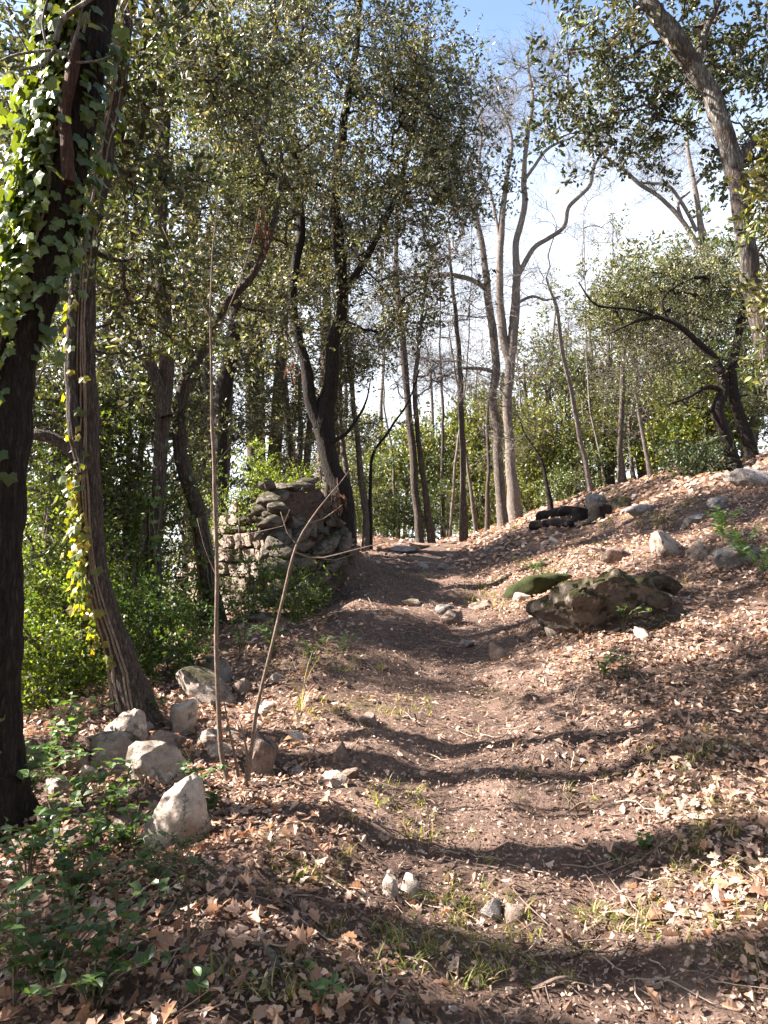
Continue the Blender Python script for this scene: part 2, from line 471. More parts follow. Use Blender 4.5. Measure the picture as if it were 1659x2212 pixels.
def spray(rng, R=.34, leaves=44, ll=.05, lw=.5, lod=1, twigs=6, tr=.0035, bare=False, c0=(.07, .085, .03), pale=.25, palecol=(.20, .20, .13), ribs=1):
    """a leafy (or bare) end of a branch, along +z: returns leaf arrays, twig arrays"""
    lines = []
    def line(p, d, L, n=4, curl=.25):
        pts = [p]; 
        for i in range(n):
            d = unit(d + rng.normal(size=3) * curl); pts.append(pts[-1] + d * L / n)
        return np.array(pts), d
    m, d = line(np.zeros(3), np.array([0, 0, 1.0]), R, 5, .22)
    lines.append((m, tr))
    for i in range(twigs):
        k = rng.integers(0, 5); p = m[k]
        a = rng.uniform(0, 6.28); dd = unit(np.array([math.cos(a), math.sin(a), rng.uniform(.2, 1.1)]))
        q, _ = line(p, dd, R * rng.uniform(.45, .9), 4, .3)
        lines.append((q, tr * .6))
        if bare or rng.random() < .6:
            for _ in range(2 if bare else 1):
                s = q[rng.integers(1, 4)]
                a = rng.normal(size=3); q2, _ = line(s, unit(dd + a * .7), R * rng.uniform(.25, .5), 3, .35)
                lines.append((q2, tr * .4))
    tmb = MB()
    built = lines if bare else lines[:1 + ribs]
    for li, (q, r) in enumerate(built):
        keep = q if (bare and li == 0) else (q[[0, len(q) // 2, -1]] if (li == 0 or (bare and r > tr * .5)) else q[[0, -1]])
        V, Fs = tube_arrays(keep, np.linspace(r, r * .35, len(keep)), 3, cap=False)
        tmb.add(V, Fs)
    tw = (np.concatenate(tmb.v), [np.concatenate([f for f in tmb.f])]) if tmb.n else None
    if bare: return None, tw
    TV, TF = (HEX_V, HEX_F) if lod else (KITE_V, KITE_F)
    pos, dirs = [], []
    w = np.array([np.linalg.norm(q[-1] - q[0]) for q, _ in lines]); w = w / w.sum()
    for _ in range(leaves):
        q, _r = lines[rng.choice(len(lines), p=w)]
        t = rng.uniform(.15, 1) * (len(q) - 1); i = min(int(t), len(q) - 2); f = t - i
        pos.append(q[i] * (1 - f) + q[i + 1] * f)
        dirs.append(unit(unit(q[i + 1] - q[i]) * .7 + rng.normal(size=3) * .75))
    pos = np.array(pos); dirs = np.array(dirs)
    nrm = unit(rng.normal(size=(leaves, 3)) * .8 + np.array([0, 0, .6]))
    x = unit(np.cross(dirs, nrm)); z = np.cross(x, dirs)
    rot = np.stack([x, dirs, z], -1)
    L = ll * rng.uniform(.7, 1.25, leaves)
    sc = np.stack([L * lw, L, L], -1)
    b = np.array(c0) * rng.uniform(.65, 1.35, (leaves, 1)) * np.array([1, 1, 1]) * (1 + rng.normal(size=(leaves, 3)) * np.array([.12, .06, .10]))
    pk = rng.random(leaves) < pale
    b[pk] = np.array(palecol) * rng.uniform(.7, 1.2, (pk.sum(), 1))
    lmb = MB(); stamp(lmb, TV, TF, pos, rot, sc, tint=b)
    return (np.concatenate(lmb.v), [np.concatenate(lmb.f)], np.concatenate(lmb.c)), tw

_r = np.random.default_rng(11)
SP_NEAR = [spray(_r, .30, 58, .052, .48, 1, 7, c0=(.060, .067, .031), pale=.28, palecol=(.24, .235, .17)) for _ in range(6)]
SP_MID = [spray(_r, .36, 60, .055, .48, 0, 7, c0=(.062, .066, .033), pale=.30, palecol=(.24, .235, .17)) for _ in range(6)]
SP_FAR = [spray(_r, .55, 70, .074, .5, 0, 6, c0=(.066, .076, .032), pale=.25, tr=.006, ribs=0) for _ in range(6)]
SP_BUSH = [spray(_r, .34, 56, .044, .6, 0, 7, c0=(.075, .105, .025), pale=.18, palecol=(.20, .25, .08)) for _ in range(6)]
SP_BUSHF = [spray(_r, .50, 50, .080, .6, 0, 6, c0=(.085, .110, .032), pale=.25, palecol=(.20, .22, .09), tr=.005) for _ in range(6)]
SP_BARE = [spray(_r, .75, 0, twigs=6, tr=.006, bare=True) for _ in range(6)]
SP_BAREF = [spray(_r, 1.0, 0, twigs=6, tr=.009, bare=True) for _ in range(6)]

# ------------------------------------------------------------------ trees
def grow(stems, targets, rng, r0, up=.35, from_z=None, expo=.42):
    """joins every target to the nearest limb; returns limbs with radii that thicken towards the stem"""
    sp, sr = [], []
    br = []                                   # (pts, parent, idx)
    own, idx = [], []
    for si, s in enumerate(stems):
        for i in range(len(s)):
            if from_z is not None and s[i, 2] < from_z: continue
            sp.append(s[i, :3]); own.append(-1); idx.append(i)
    sp = np.array(sp) if len(sp) else np.array([stems[0][-1, :3]])
    if not own: own, idx = [-1], [0]
    own = np.array(own); idx = np.array(idx)
    d0 = np.array([np.min(np.linalg.norm(sp - t, axis=1)) for t in targets])
    for ti in np.argsort(d0):
        t = targets[ti]
        dv = t - sp
        dist = np.linalg.norm(dv, axis=1) + np.maximum(-dv[:, 2], 0) * .5
        j = int(np.argmin(dist)); a = sp[j]; L = np.linalg.norm(t - a)
        if L < .05: continue
        n = max(3, int(L / .24))
        s = np.linspace(0, 1, n + 1)[:, None]
        mid = (a + t) / 2 + np.array([0, 0, up * L * .25]) + rng.normal(size=3) * L * .12
        q = (1 - s) ** 2 * a + 2 * s * (1 - s) * mid + s ** 2 * t
        q[1:-1] += rng.normal(size=(n - 1, 3)) * min(.03, L * .04)
        br.append((q, own[j], idx[j]))
        b = len(br) - 1
        sp = np.vstack([sp, q[1:]]); own = np.concatenate([own, np.full(n, b)]); idx = np.concatenate([idx, np.arange(1, n + 1)])
    cnt = [np.ones(len(q)) for q, _, _ in br]
    for b in range(len(br) - 1, -1, -1):
        q, pa, ix = br[b]
        if pa >= 0: cnt[pa][:ix + 1] += cnt[b][0]
    return [(q, r0 * cnt[b] ** expo * np.linspace(1.0, .8, len(q))) for b, (q, _, _) in enumerate(br)]

def blob_points(blobs, rng):
    out = []
    for c, r, n in blobs:
        m = max(2, n // 5)                    # boughs, each with a handful of sprays
        d = unit(rng.normal(size=(m, 3))); rad = rng.uniform(.15, 1, (m, 1)) ** .45
        ctr = np.asarray(c) + d * rad * np.asarray(r) * rng.uniform(.85, 1.1, (m, 1))
        k = rng.integers(0, m, n)
        sg = min(.34, max(r) * .3)
        out.append(ctr[k] + rng.normal(size=(n, 3)) * np.array([sg, sg, sg * .55]) * np.minimum(1, np.asarray(r) / .3))
    return np.vstack(out)

def make_tree(name, label, cat, stems, blobs, seed, bark, leafmat=None, sprays=None, group=None, r0=.006, from_z=None,
              tint=(1, 1, 1), per=2, sides=10, lump=.05, wig=.02, scale=1.0, step=.12, parts=('trunk', 'branches', 'crown'), tvar=.18,
              droop=0.0, furrow=0.0):
    rng = np.random.default_rng(seed)
    st = [curve(s, step, rng, wig) for s in stems]
    root = thing(name, label, cat, st[0][0, :3], group)
    mb = MB()
    for i, s in enumerate(st):
        V, Fs = tube_arrays(s[:, :3], s[:, 3], sides, lump, rng, True, furrow)
        mb.add(V, Fs)
    mb.build(parts[0], bark, root, smooth=True)
    if blobs:
        tg = blob_points(blobs, rng)
        br = grow(st, tg, rng, r0, from_z=from_z)
        bm = MB(); pos, dr = [], []
        for q, r in br:
            V, Fs = tube_arrays(q, np.maximum(r, .003), 3 if r[0] < .012 else (4 if r[0] < .03 else 7), cap=r[0] > .03)
            bm.add(V, Fs)
            d = unit(q[-1] - q[-3])
            for k in range(per):
                pos.append(q[-1] if k == 0 else q[max(1, len(q) - 1 - rng.integers(0, 4))])
                dr.append(unit(d + rng.normal(size=3) * (.35 if k == 0 else .8) + np.array([0, 0, .15 - droop])))
        pos = np.array(pos); dr = np.array(dr)
        lm = MB(); which = rng.integers(0, len(sprays), len(pos))
        for w in range(len(sprays)):
            s = which == w; n = int(s.sum())
            if not n: continue
            rot = frames(dr[s], rng); sc = scale * rng.uniform(.75, 1.25, n)
            lf, tw = sprays[w]
            if tw is not None: stamp(bm, tw[0], tw[1], pos[s], rot, sc)
            if lf is not None:
                tn = np.array(tint) * (1 + rng.normal(size=(n, 1)) * tvar) * (1 + rng.normal(size=(n, 3)) * .05)
                stamp(lm, lf[0], lf[1], pos[s], rot, sc, tint=np.clip(tn, .3, 2.5), col=lf[2])
        tag(bm.build(parts[1], bark if leafmat is not None else B_PALE, root), kind='stuff')
        if leafmat is not None and lm.n:
            tag(lm.build(parts[2], leafmat, root), kind='stuff')
    return root

def stem_px(pts, d, dd=None):
    """stem from picture places: (u, v, width[, depth offset])"""
    out = []
    for p in pts:
        q = P(p[0], p[1], d + (p[3] if len(p) > 3 else 0))
        out.append([*q, p[2] * .5 * d / FPX])
    return np.array(out)
def blob_px(u, v, d, ru, rv, rd, n): return (P(u, v, d), (ru * d / FPX, rd, rv * d / FPX), n)
# ------------------------------------------------------------------ ground
def axis(*segs):
    out = []
    for a, b, s in segs: out.append(np.arange(a, b - 1e-6, s))
    out.append([segs[-1][1]])
    return np.concatenate(out)
gx = axis((-160, -60, 12), (-60, -20, 3), (-20, -6, .6), (-6, -3.5, .16), (-3.5, 5.5, .07), (5.5, 8, .14), (8, 20, .6), (20, 60, 3), (60, 160, 12))
gy = axis((-60, -8, 4), (-8, 1, .5), (1, 14, .07), (14, 24, .12), (24, 40, .5), (40, 80, 2), (80, 300, 12))
X, Y = np.meshgrid(gx, gy)
Z = H(X, Y)
nx, ny = len(gx), len(gy)
i = (np.arange(ny - 1)[:, None] * nx + np.arange(nx - 1)[None, :]).ravel()
gm = MB().add(np.stack([X, Y, Z], -1).reshape(-1, 3), np.stack([i, i + 1, i + nx + 1, i + nx], -1))
ground = gm.build('ground', M_SOIL, smooth=True)
tag(ground, 'brown earth path climbing between leaf strewn banks', kind='structure')

# ------------------------------------------------------------------ leaf litter
def lobed_leaf(rng, n, curl, lob=.22):
    """oak leaf along +y, length 1, with lobes and a curled blade"""
    t = np.linspace(0.02, 1, n)
    w = .30 * np.sin(math.pi * np.clip(t, 0, 1) ** .72) ** .8
    if n > 5: w = w * (1 + lob * np.where(np.arange(n) % 2 == 0, -1, 1) * (np.arange(n) > 0))
    w[-1] = .05
    y = .06 + .94 * t
    a, b, c, d = rng.uniform(-1, 1, 4) * curl
    def zf(x, yy): return a * 1.6 * x * x * 3 + b * .5 * (yy - .5) ** 2 + c * x * (yy - .5) + abs(d) * 1.2 * np.abs(x)
    L = np.stack([-w, y, zf(-w, y)], -1); Mi = np.stack([0 * y, y, zf(0 * y, y)], -1); R = np.stack([w, y + .02, zf(w, y)], -1)
    if n > 5: L[:, 1] += np.where(np.arange(n) % 2 == 1, .03, -.02)
    if n > 5: R[:, 1] += np.where(np.arange(n) % 2 == 1, .03, -.02)
    V = np.vstack([L, Mi, R, [[0, -.12, .0]]])
    k = np.arange(n - 1)
    q = np.vstack([np.stack([k, n + k, n + k + 1, k + 1], -1), np.stack([n + k, 2 * n + k, 2 * n + k + 1, n + k + 1], -1)])
    V[:, 1] -= .45
    return V, [q, np.array([[3 * n, n, 0], [3 * n, 2 * n, n]])]
_r = np.random.default_rng(21)
LEAF_N = [lobed_leaf(_r, 9 if k < 3 else 7, _r.uniform(.2, .8), _r.uniform(.14, .27)) for k in range(8)]
LEAF_M = [lobed_leaf(_r, 4, .6) for _ in range(6)]
LEAF_S = [lobed_leaf(_r, 3, .6) for _ in range(6)]
def grad(x, y, e=.03): return (H(x + e, y) - H(x - e, y)) / (2 * e), (H(x, y + e) - H(x, y - e)) / (2 * e)
DRY = np.array([[.48, .335, .245], [.41, .275, .195], [.55, .40, .30], [.33, .21, .145], [.19, .115, .08], [.45, .29, .19], [.38, .205, .12], [.60, .47, .37]])
DRY = DRY * np.array([1.10, 1.12, 1.14])
DRYP = np.array([.20, .19, .15, .15, .15, .06, .04, .06])
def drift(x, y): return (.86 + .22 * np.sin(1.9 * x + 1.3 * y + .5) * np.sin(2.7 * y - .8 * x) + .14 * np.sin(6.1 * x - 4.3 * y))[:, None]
def in_view(x, y, m=1.25): return np.abs(x) < (y + .3) * .5 * m + .3
def litter_density(x, y):
    xc = path_x(y)
    hw = np.interp(y, [2, 3, 4, 5.5, 8, 14], [.62, .72, .92, 1.12, 1.2, 1.1])
    pm = np.exp(-np.abs((x - xc + .1) / hw) ** 3.2)
    den = 1 - .945 * pm
    den *= np.where(x < xc, .95, 1.15)
    den *= .62 + .38 * sstep(-.25, .35, np.sin(1.7 * x + .9 * y) + np.sin(2.3 * y - 1.1 * x + 1) * .8 + np.sin(5.1 * x + 3.3 * y) * .5 + .3)
    den *= np.where((y > 8.5) & (x < .2), .45, 1)
    return den
def litter_points(rng, x0, x1, y0, y1, per_m2):
    n = int((x1 - x0) * (y1 - y0) * per_m2)
    x = rng.uniform(x0, x1, n); y = rng.uniform(y0, y1, n)
    k = (rng.random(n) < litter_density(x, y)) & in_view(x, y)
    return x[k], y[k]
def litter_place(rng, x, y, tilt):
    n = len(x); gx_, gy_ = grad(x, y)
    yaw = rng.uniform(0, 6.283, n); a = rng.normal(size=n) * tilt; b = rng.normal(size=n) * tilt
    nrm = unit(np.stack([-gx_ + a, -gy_ + b, np.ones(n)], -1))
    d = np.stack([np.cos(yaw), np.sin(yaw), np.zeros(n)], -1)
    d = unit(d - nrm * np.sum(d * nrm, 1, keepdims=True)); xx = np.cross(d, nrm)
    rot = np.stack([xx, d, nrm], -1)
    flip = rng.random(n) < .4
    rot[flip, :, 0] *= -1; rot[flip, :, 2] *= -1
    z = H(x, y) + rng.uniform(.004, .03, n) + np.hypot(a, b) * .018
    return np.stack([x, y, z], -1), rot
rng = np.random.default_rng(5)
lit = MB()
x, y = litter_points(rng, -3.2, 4.5, 1.7, 6.5, 900)
pos, rot = litter_place(rng, x, y, .33)
siz = (.017 + .042 * rng.random(len(x)) ** 1.3) * np.where(rng.random(len(x)) < .05, 1.25, 1)
# the 300 fallen leaves that show largest are single objects
pv = (pos - C0); dep = pv[:, 1]
uu = pv[:, 0] / dep; 
score = siz / dep * np.where((np.abs(uu) < .5) & (dep > 2.1), 1, 0) * rng.uniform(.8, 1.0, len(x))
big = np.zeros(len(x), bool); big[np.argsort(-score)[:300]] = True
pos[big, 2] += .012
wh = rng.integers(0, 8, len(x)); ci = rng.choice(len(DRY), len(x), p=DRYP)
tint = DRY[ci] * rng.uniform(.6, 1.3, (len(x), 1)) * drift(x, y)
for w in range(8):
    s = (wh == w) & ~big & (pos[:, 1] < 4.0)
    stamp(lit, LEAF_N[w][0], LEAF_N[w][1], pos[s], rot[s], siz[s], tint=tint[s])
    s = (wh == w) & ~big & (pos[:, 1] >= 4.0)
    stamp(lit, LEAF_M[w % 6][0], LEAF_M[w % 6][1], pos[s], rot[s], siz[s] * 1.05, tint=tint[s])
single = []
for w in range(8):
    c = DRY[(0, 1, 2, 0, 5, 2, 7, 3)[w]]
    single.append(MB().add(LEAF_N[w][0], LEAF_N[w][1], c * np.ones((len(LEAF_N[w][0]), 3))).mesh('fallen_leaf', M_LITTER1))
x, y = litter_points(rng, -3.5, 8.5, 6.5, 13, 380)
p2, r2 = litter_place(rng, x, y, .36)
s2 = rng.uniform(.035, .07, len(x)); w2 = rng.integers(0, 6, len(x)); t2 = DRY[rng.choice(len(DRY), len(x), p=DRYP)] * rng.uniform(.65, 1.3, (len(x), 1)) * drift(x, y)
for w in range(6):
    s = w2 == w
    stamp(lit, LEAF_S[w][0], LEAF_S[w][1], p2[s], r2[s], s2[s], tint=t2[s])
x, y = litter_points(rng, -4, 12, 13, 24, 110)
p2, r2 = litter_place(rng, x, y, .4)
stamp(lit, KITE_V - np.array([0, .5, 0]), KITE_F, p2, r2, rng.uniform(.07, .12, len(x)), tint=DRY[rng.choice(len(DRY), len(x), p=DRYP)])
# crumbs of broken leaf, bark and stone on the trodden soil
n = 50000
y = 1.8 + 12 * rng.random(n) ** 1.7; x = path_x(y) - .1 + rng.normal(size=n) * .85
k = in_view(x, y); x, y = x[k], y[k]
p2, r2 = litter_place(rng, x, y, .5)
p2[:, 2] -= .008
crumb = np.array([[.28, .20, .155], [.38, .28, .22], [.13, .085, .065], [.36, .27, .21], [.18, .115, .085]])
stamp(lit, KITE_V - np.array([0, .5, 0]), KITE_F, p2, r2, np.stack([rng.uniform(.003, .014, len(x)), rng.uniform(.008, .030, len(x)), np.full(len(x), .01)], -1), tint=crumb[rng.integers(0, 5, len(x))] * rng.uniform(.7, 1.2, (len(x), 1)))
# crushed fragments matted between the whole leaves
n = 46000
y = 1.8 + 9 * rng.random(n) ** 1.5; x = rng.uniform(-.62, .62, n) * (y + .5)
k = (litter_density(x, y) > .3) & (x > -2.6) & (x < 5); x, y = x[k], y[k]
p2, r2 = litter_place(rng, x, y, .3)
p2[:, 2] -= .004
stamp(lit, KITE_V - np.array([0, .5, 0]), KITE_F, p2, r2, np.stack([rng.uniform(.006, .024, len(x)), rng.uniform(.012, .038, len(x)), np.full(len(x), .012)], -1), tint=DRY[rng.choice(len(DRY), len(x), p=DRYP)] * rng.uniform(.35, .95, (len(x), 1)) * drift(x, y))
litter = lit.build('leaf_litter', M_LITTER)
tag(litter, 'dry tan oak leaves covering the forest floor', 'leaf litter', kind='stuff')
for j in np.where(big)[0]:
    place('fallen_leaf', single[wh[j]], ground, pos[j], rot[j], siz[j] * 1.05)

# twigs and pebbles
tb = MB()
n = 1700
y = 1.9 + 10 * rng.random(n) ** 1.5; x = path_x(y) + rng.normal(size=n) * 1.3
for j in range(n):
    if not in_view(np.array([x[j]]), np.array([y[j]]))[0]: continue
    a = rng.uniform(0, 6.28); L = rng.uniform(.05, .26)
    t = np.linspace(-.5, .5, 5); xs = x[j] + np.cos(a) * L * t + rng.normal(size=5) * L * .03; ys = y[j] + np.sin(a) * L * t + rng.normal(size=5) * L * .03
    q = np.stack([xs, ys, H(xs, ys) + .012 + rng.uniform(0, .02) + rng.normal() * .05 * t * L], -1)
    r = rng.uniform(.0012, .0042)
    V, Fs = tube_arrays(q, np.linspace(r, r * .5, 5), 4)
    tb.add(V, Fs, np.array([[.20, .14, .105], [.36, .28, .22], [.11, .08, .065], [.45, .36, .27]])[rng.integers(0, 4)])
tag(tb.build('twig_litter', M_LITTER), 'thin fallen twigs strewn along the path', 'twigs', kind='stuff')

def rock_arrays(rng, sub=3, dims=(1, 1, 1), cuts=7, rough=.10, crag=.0):
    import bmesh
    b = bmesh.new(); bmesh.ops.create_icosphere(b, subdivisions=sub, radius=1)
    v = np.array([q.co[:] for q in b.verts]); f = np.array([[q.index for q in p.verts] for p in b.faces]); b.free()
    pw = .38
    cube = v / np.max(np.abs(v), axis=1, keepdims=True)
    v = v * (1 - pw) + cube * pw * .82
    q_, _ = np.linalg.qr(rng.normal(size=(3, 3))); v = v @ (np.eye(3) * .65 + q_ * .35).T
    for _ in range(cuts):
        nn = unit(rng.normal(size=3)); c = rng.uniform(.30, .72)
        d = v @ nn
        v = v - np.outer(np.maximum(d - c, 0), nn) * .96
    off = Vector(rng.uniform(-50, 50, 3))
    dsp = np.array([mnoise.fractal(Vector(q) * 1.4 + off, 1.0, 2.1, 5) for q in v])
    dsp2 = np.array([mnoise.noise(Vector(q) * 6 + off) + .6 * mnoise.noise(Vector(q) * 14 + off) for q in v])
    v = v * (1 + rough * dsp + min(rough, .12) * .40 * dsp2)[:, None]
    if crag:                                  # creases and hollows
        cr = np.array([sum(abs(mnoise.noise(Vector(q) * f + off)) / (f / 2.2) * 1.5 for f in (2.2, 4.5, 9.0, 18.0)) for q in v])
        v = v * (1 + crag * (cr - cr.mean()))[:, None]
    e = (v.max(0) - v.min(0)) / 2
    v = (v - (v.max(0) + v.min(0)) / 2) / e * np.array(dims) / 2
    return v, [f]
pv_, pf_ = rock_arrays(np.random.default_rng(4), 1, (1, 1.2, .7), 3)
pb = MB()
n = 1300
y = 2 + 14 * rng.random(n) ** 1.4; x = path_x(y) + rng.normal(size=n) * .9
k = in_view(x, y); x, y = x[k], y[k]; n = len(x)
stamp(pb, pv_, pf_, np.stack([x, y, H(x, y) + .004], -1), frames(unit(rng.normal(size=(n, 3)) * .4 + np.array([0, 0, 1])), rng), rng.uniform(.010, .034, n),
      tint=np.array([[.30, .25, .21], [.45, .39, .34], [.22, .16, .13]])[rng.integers(0, 3, n)])
tag(pb.build('pebbles', M_LITTER), 'small pebbles scattered over the trodden soil', 'pebbles', kind='stuff')

# ------------------------------------------------------------------ ruined wall
def block_arrays(rng):
    """rounded rough building stone, unit box"""
    g = np.linspace(-1, 1, 4)
    V, Fq, idx = [], [], {}
    def vid(p):
        k = tuple(np.round(p, 3))
        if k not in idx: idx[k] = len(V); V.append(p)
        return idx[k]
    for ax in range(3):
        for sg in (-1, 1):
            for i in range(3):
                for j in range(3):
                    q = []
                    for a, b in ((0, 0), (1, 0), (1, 1), (0, 1)):
                        p = np.zeros(3); p[ax] = sg; p[(ax + 1) % 3] = g[i + a]; p[(ax + 2) % 3] = g[j + b]; q.append(vid(p))
                    Fq.append(q if sg > 0 else q[::-1])
    V = np.array(V); L = np.linalg.norm(V, axis=1, keepdims=True)
    V = V * (1 - .09 * (L - 1)) + rng.normal(size=V.shape) * .085
    return V * .5, [np.array(Fq)]
rng = np.random.default_rng(31)
wall = thing('ruined_wall', 'ruined dry stone wall with sunlit pale face and dark rubble end beside the path', 'stone wall', onground(WALL_C[0], WALL_C[1]))
wall['kind'] = 'thing'
BLK = [block_arrays(rng) for _ in range(12)]
BLK_M = [MB().add(*b).mesh('stone', R_WALL, 'edges') for b in BLK]
RUB_M = [MB().add(*rock_arrays(rng, 3, (1, .9, .85), 13, .05, .08)).mesh('stone', R_RUB, 'edges') for b in range(10)]
core = MB()
def core_top(s): return np.interp(s, [0, .4, 1.0, 1.6, 2.2, 3.0, 3.6], [2.50, 2.5, 2.3, 1.95, 1.55, 1.25, 1.0])
ns = 15
for k in range(ns):
    s0, s1 = 3.6 * k / ns, 3.6 * (k + 1) / ns
    vv = []
    for s in (s0, s1):
        for off_, zz in ((-.10, -1.6), (-.10, core_top(s) - .12), (-.75, core_top(s) - .12), (-.75, -1.6)):
            q = WALL_C + WALL_T * s + WALL_N * off_; vv.append([q[0], q[1], zz])
    core.add(vv, np.array([[0, 4, 5, 1], [1, 5, 6, 2], [2, 6, 7, 3]] + ([[0, 1, 2, 3]] if k == 0 else []) + ([[7, 6, 5, 4]] if k == ns - 1 else [])))
core.build('wall_core', R_EARTH, wall)
zc = -.75
row = 0
while zc < 2.55:
    hgt = rng.uniform(.11, .22)
    s = -.02 + rng.uniform(-.05, .05)
    while s < 3.6:
        w = rng.uniform(.10, .32)
        c = WALL_C + WALL_T * (s + w / 2) + WALL_N * rng.uniform(-.06, .05)
        if zc + hgt * .5 < core_top(s + w / 2) + rng.uniform(-.1, .12) and zc + hgt > Hs(c[0] + WALL_N[0] * .2, c[1] + WALL_N[1] * .2) - .1 and rng.random() > .07:
            rotm = np.array([[WALL_T[0], WALL_N[0], 0], [WALL_T[1], WALL_N[1], 0], [0, 0, 1.0]])
            rotm[:, 0] *= -1 if np.linalg.det(rotm) < 0 else 1
            an = rng.normal() * .07; ca, sa = math.cos(an), math.sin(an); yw = rng.normal() * .08
            rotm = rotm @ np.array([[ca, 0, sa], [0, 1, 0], [-sa, 0, ca]]) @ np.array([[math.cos(yw), -math.sin(yw), 0], [math.sin(yw), math.cos(yw), 0], [0, 0, 1]])
            place('stone', (RUB_M if zc > 1.75 and s < .9 else BLK_M)[rng.integers(0, 10)], wall, [c[0], c[1], zc + hgt / 2 + rng.normal() * .012], rotm, (w * rng.uniform(.86, .98), .30, hgt * rng.uniform(.84, .98)))
        s += w + .006
    zc += hgt + .008
    row += 1
# rubble end facing the path: picture places with size
for (u, v, d, w, h) in [(590, 1125, 9.95, 62, 36), (640, 1052, 10.6, 70, 26), (588, 1075, 10.1, 60, 34), (605, 1100, 10.0, 55, 30), (665, 1040, 10.9, 60, 24),
                        (600, 1165, 9.9, 52, 50), (648, 1155, 10.1, 60, 46), (637, 1130, 10.2, 42, 40), (660, 1140, 10.3, 44, 46), (705, 1178, 10.5, 62, 52),
                        (742, 1175, 10.6, 44, 46), (720, 1160, 10.8, 70, 30), (600, 1225, 9.75, 70, 50), (655, 1215, 9.9, 62, 40), (690, 1190, 10.2, 40, 36),
                        (612, 1265, 9.6, 60, 44), (650, 1255, 9.7, 66, 48), (690, 1248, 9.9, 48, 40), (585, 1290, 9.5, 50, 44), (625, 1295, 9.4, 54, 34),
                        (715, 1225, 10.1, 40, 30), (670, 1285, 9.5, 46, 30), (610, 1190, 9.8, 48, 34), (570, 1240, 9.75, 40, 40), (690, 1118, 10.8, 54, 30),
                        (625, 1085, 10.3, 50, 30), (670, 1085, 10.6, 56, 32), (700, 1090, 11.0, 44, 34), (650, 1180, 10.0, 50, 30), (560, 1100, 10.3, 44, 34),
                        (575, 1150, 10.0, 40, 44), (580, 1195, 9.85, 40, 40), (740, 1205, 10.4, 34, 22), (762, 1190, 10.7, 30, 24), (725, 1130, 11.1, 50, 26), (615, 1050, 10.5, 50, 28)]:
    p = P(u, v, d)
    a = rng.uniform(-.6, .6); b = rng.normal() * .2; cb, sb = math.cos(b), math.sin(b)
    rotm = np.array([[math.cos(a), -math.sin(a), 0], [math.sin(a), math.cos(a), 0], [0, 0, 1]]) @ np.array([[cb, 0, sb], [0, 1, 0], [-sb, 0, cb]])
    place('stone', RUB_M[rng.integers(0, 10)], wall, p, rotm, (w * d / FPX * 1.12, max(w, h) * d / FPX * 1.3, h * d / FPX * 1.15))
for _ in range(70):                           # smaller broken stones packed between
    a_, b_ = rng.random(2)
    u = 562 + 190 * a_; v = np.interp(a_, [0, .6, 1], [1060, 1050, 1160]) + b_ * np.interp(a_, [0, .6, 1], [245, 230, 60])
    d = np.interp(b_, [0, 1], [np.interp(a_, [0, 1], [10.2, 10.95]), np.interp(a_, [0, 1], [9.5, 10.4])]) - .04
    w = rng.uniform(16, 34); p = P(u, v, d); a = rng.uniform(-1.5, 1.5)
    rotm = np.array([[math.cos(a), -math.sin(a), 0], [math.sin(a), math.cos(a), 0], [0, 0, 1]])
    place('stone', RUB_M[rng.integers(0, 10)], wall, p, rotm, (w * d / FPX, w * d / FPX, w * rng.uniform(.5, .9) * d / FPX))
rm = MB()
hv = []
for (u, v, d) in [(560, 1310, 9.75), (700, 1290, 9.75), (770, 1230, 10.6), (755, 1165, 10.9), (720, 1100, 11.2), (690, 1055, 11.3), (575, 1050, 10.6), (560, 1180, 10.0), (650, 1180, 10.25), (690, 1120, 10.9)]:
    hv.append(P(u, v, d + .12))
rm.add(hv, np.array([[0, 1, 8], [1, 2, 8], [2, 3, 8], [3, 9, 8], [3, 4, 9], [4, 5, 9], [5, 6, 9], [6, 8, 9], [6, 7, 8], [7, 0, 8]]))
rm.build('rubble_core', R_EARTH, wall)

# ------------------------------------------------------------------ loose stones
def rock(name, label, u, v, w, h, mat, seed, sub=4, cuts=11, rough=.07, depth=1.0, rz=0.0, sink=.42, tilt=0.0, cat='stone', group=None, crag=0.12):
    """u, v: the middle of the stone's foot in the picture; w, h its size there"""
    rg = np.random.default_rng(seed)
    p = G(u, v)
    k = np.linalg.norm(p - C0) / FPX
    W, Hh = w * k, h * k
    V, Fs = rock_arrays(rg, sub, (W, W * depth, Hh * (1 + sink)), cuts, rough, crag)
    c, s = math.cos(tilt), math.sin(tilt)
    V = V @ np.array([[c, 0, -s], [0, 1, 0], [s, 0, c]]).T
    c, s = math.cos(rz), math.sin(rz)
    V = V @ np.array([[c, -s, 0], [s, c, 0], [0, 0, 1]]).T
    V[:, 2] += Hh * (.5 - sink * .5)
    loc = np.array([p[0], p[1] + W * depth * .35, p[2]])
    loc[2] = min(p[2], Hs(loc[0], loc[1]))
    o = MB().add(V, Fs).build(name, mat, smooth='edges')
    o.location = tuple(loc)
    return tag(o, label, cat, group)
rock('boulder', 'big squarish pale stone with leaf shadows on its face, moss on its shaded side', 366, 1838, 132, 146, R_PALE, 101, cuts=9, rough=.09, depth=.8, tilt=-.3, rz=.5)
rock('boulder', 'long tilted pale stone leaning behind the big squarish stone', 330, 1690, 140, 76, R_PALE, 102, cuts=12, rough=.08, depth=.7, tilt=-.35, rz=.2)
rock('boulder', 'rounded brown stone wedged behind the tilted pale stone', 330, 1640, 110, 46, R_BROWN, 103, depth=.8)
rock('boulder', 'low mossy pale slab next to the rounded brown stone', 235, 1660, 120, 62, R_PALEM, 104, depth=1.0, tilt=.1)
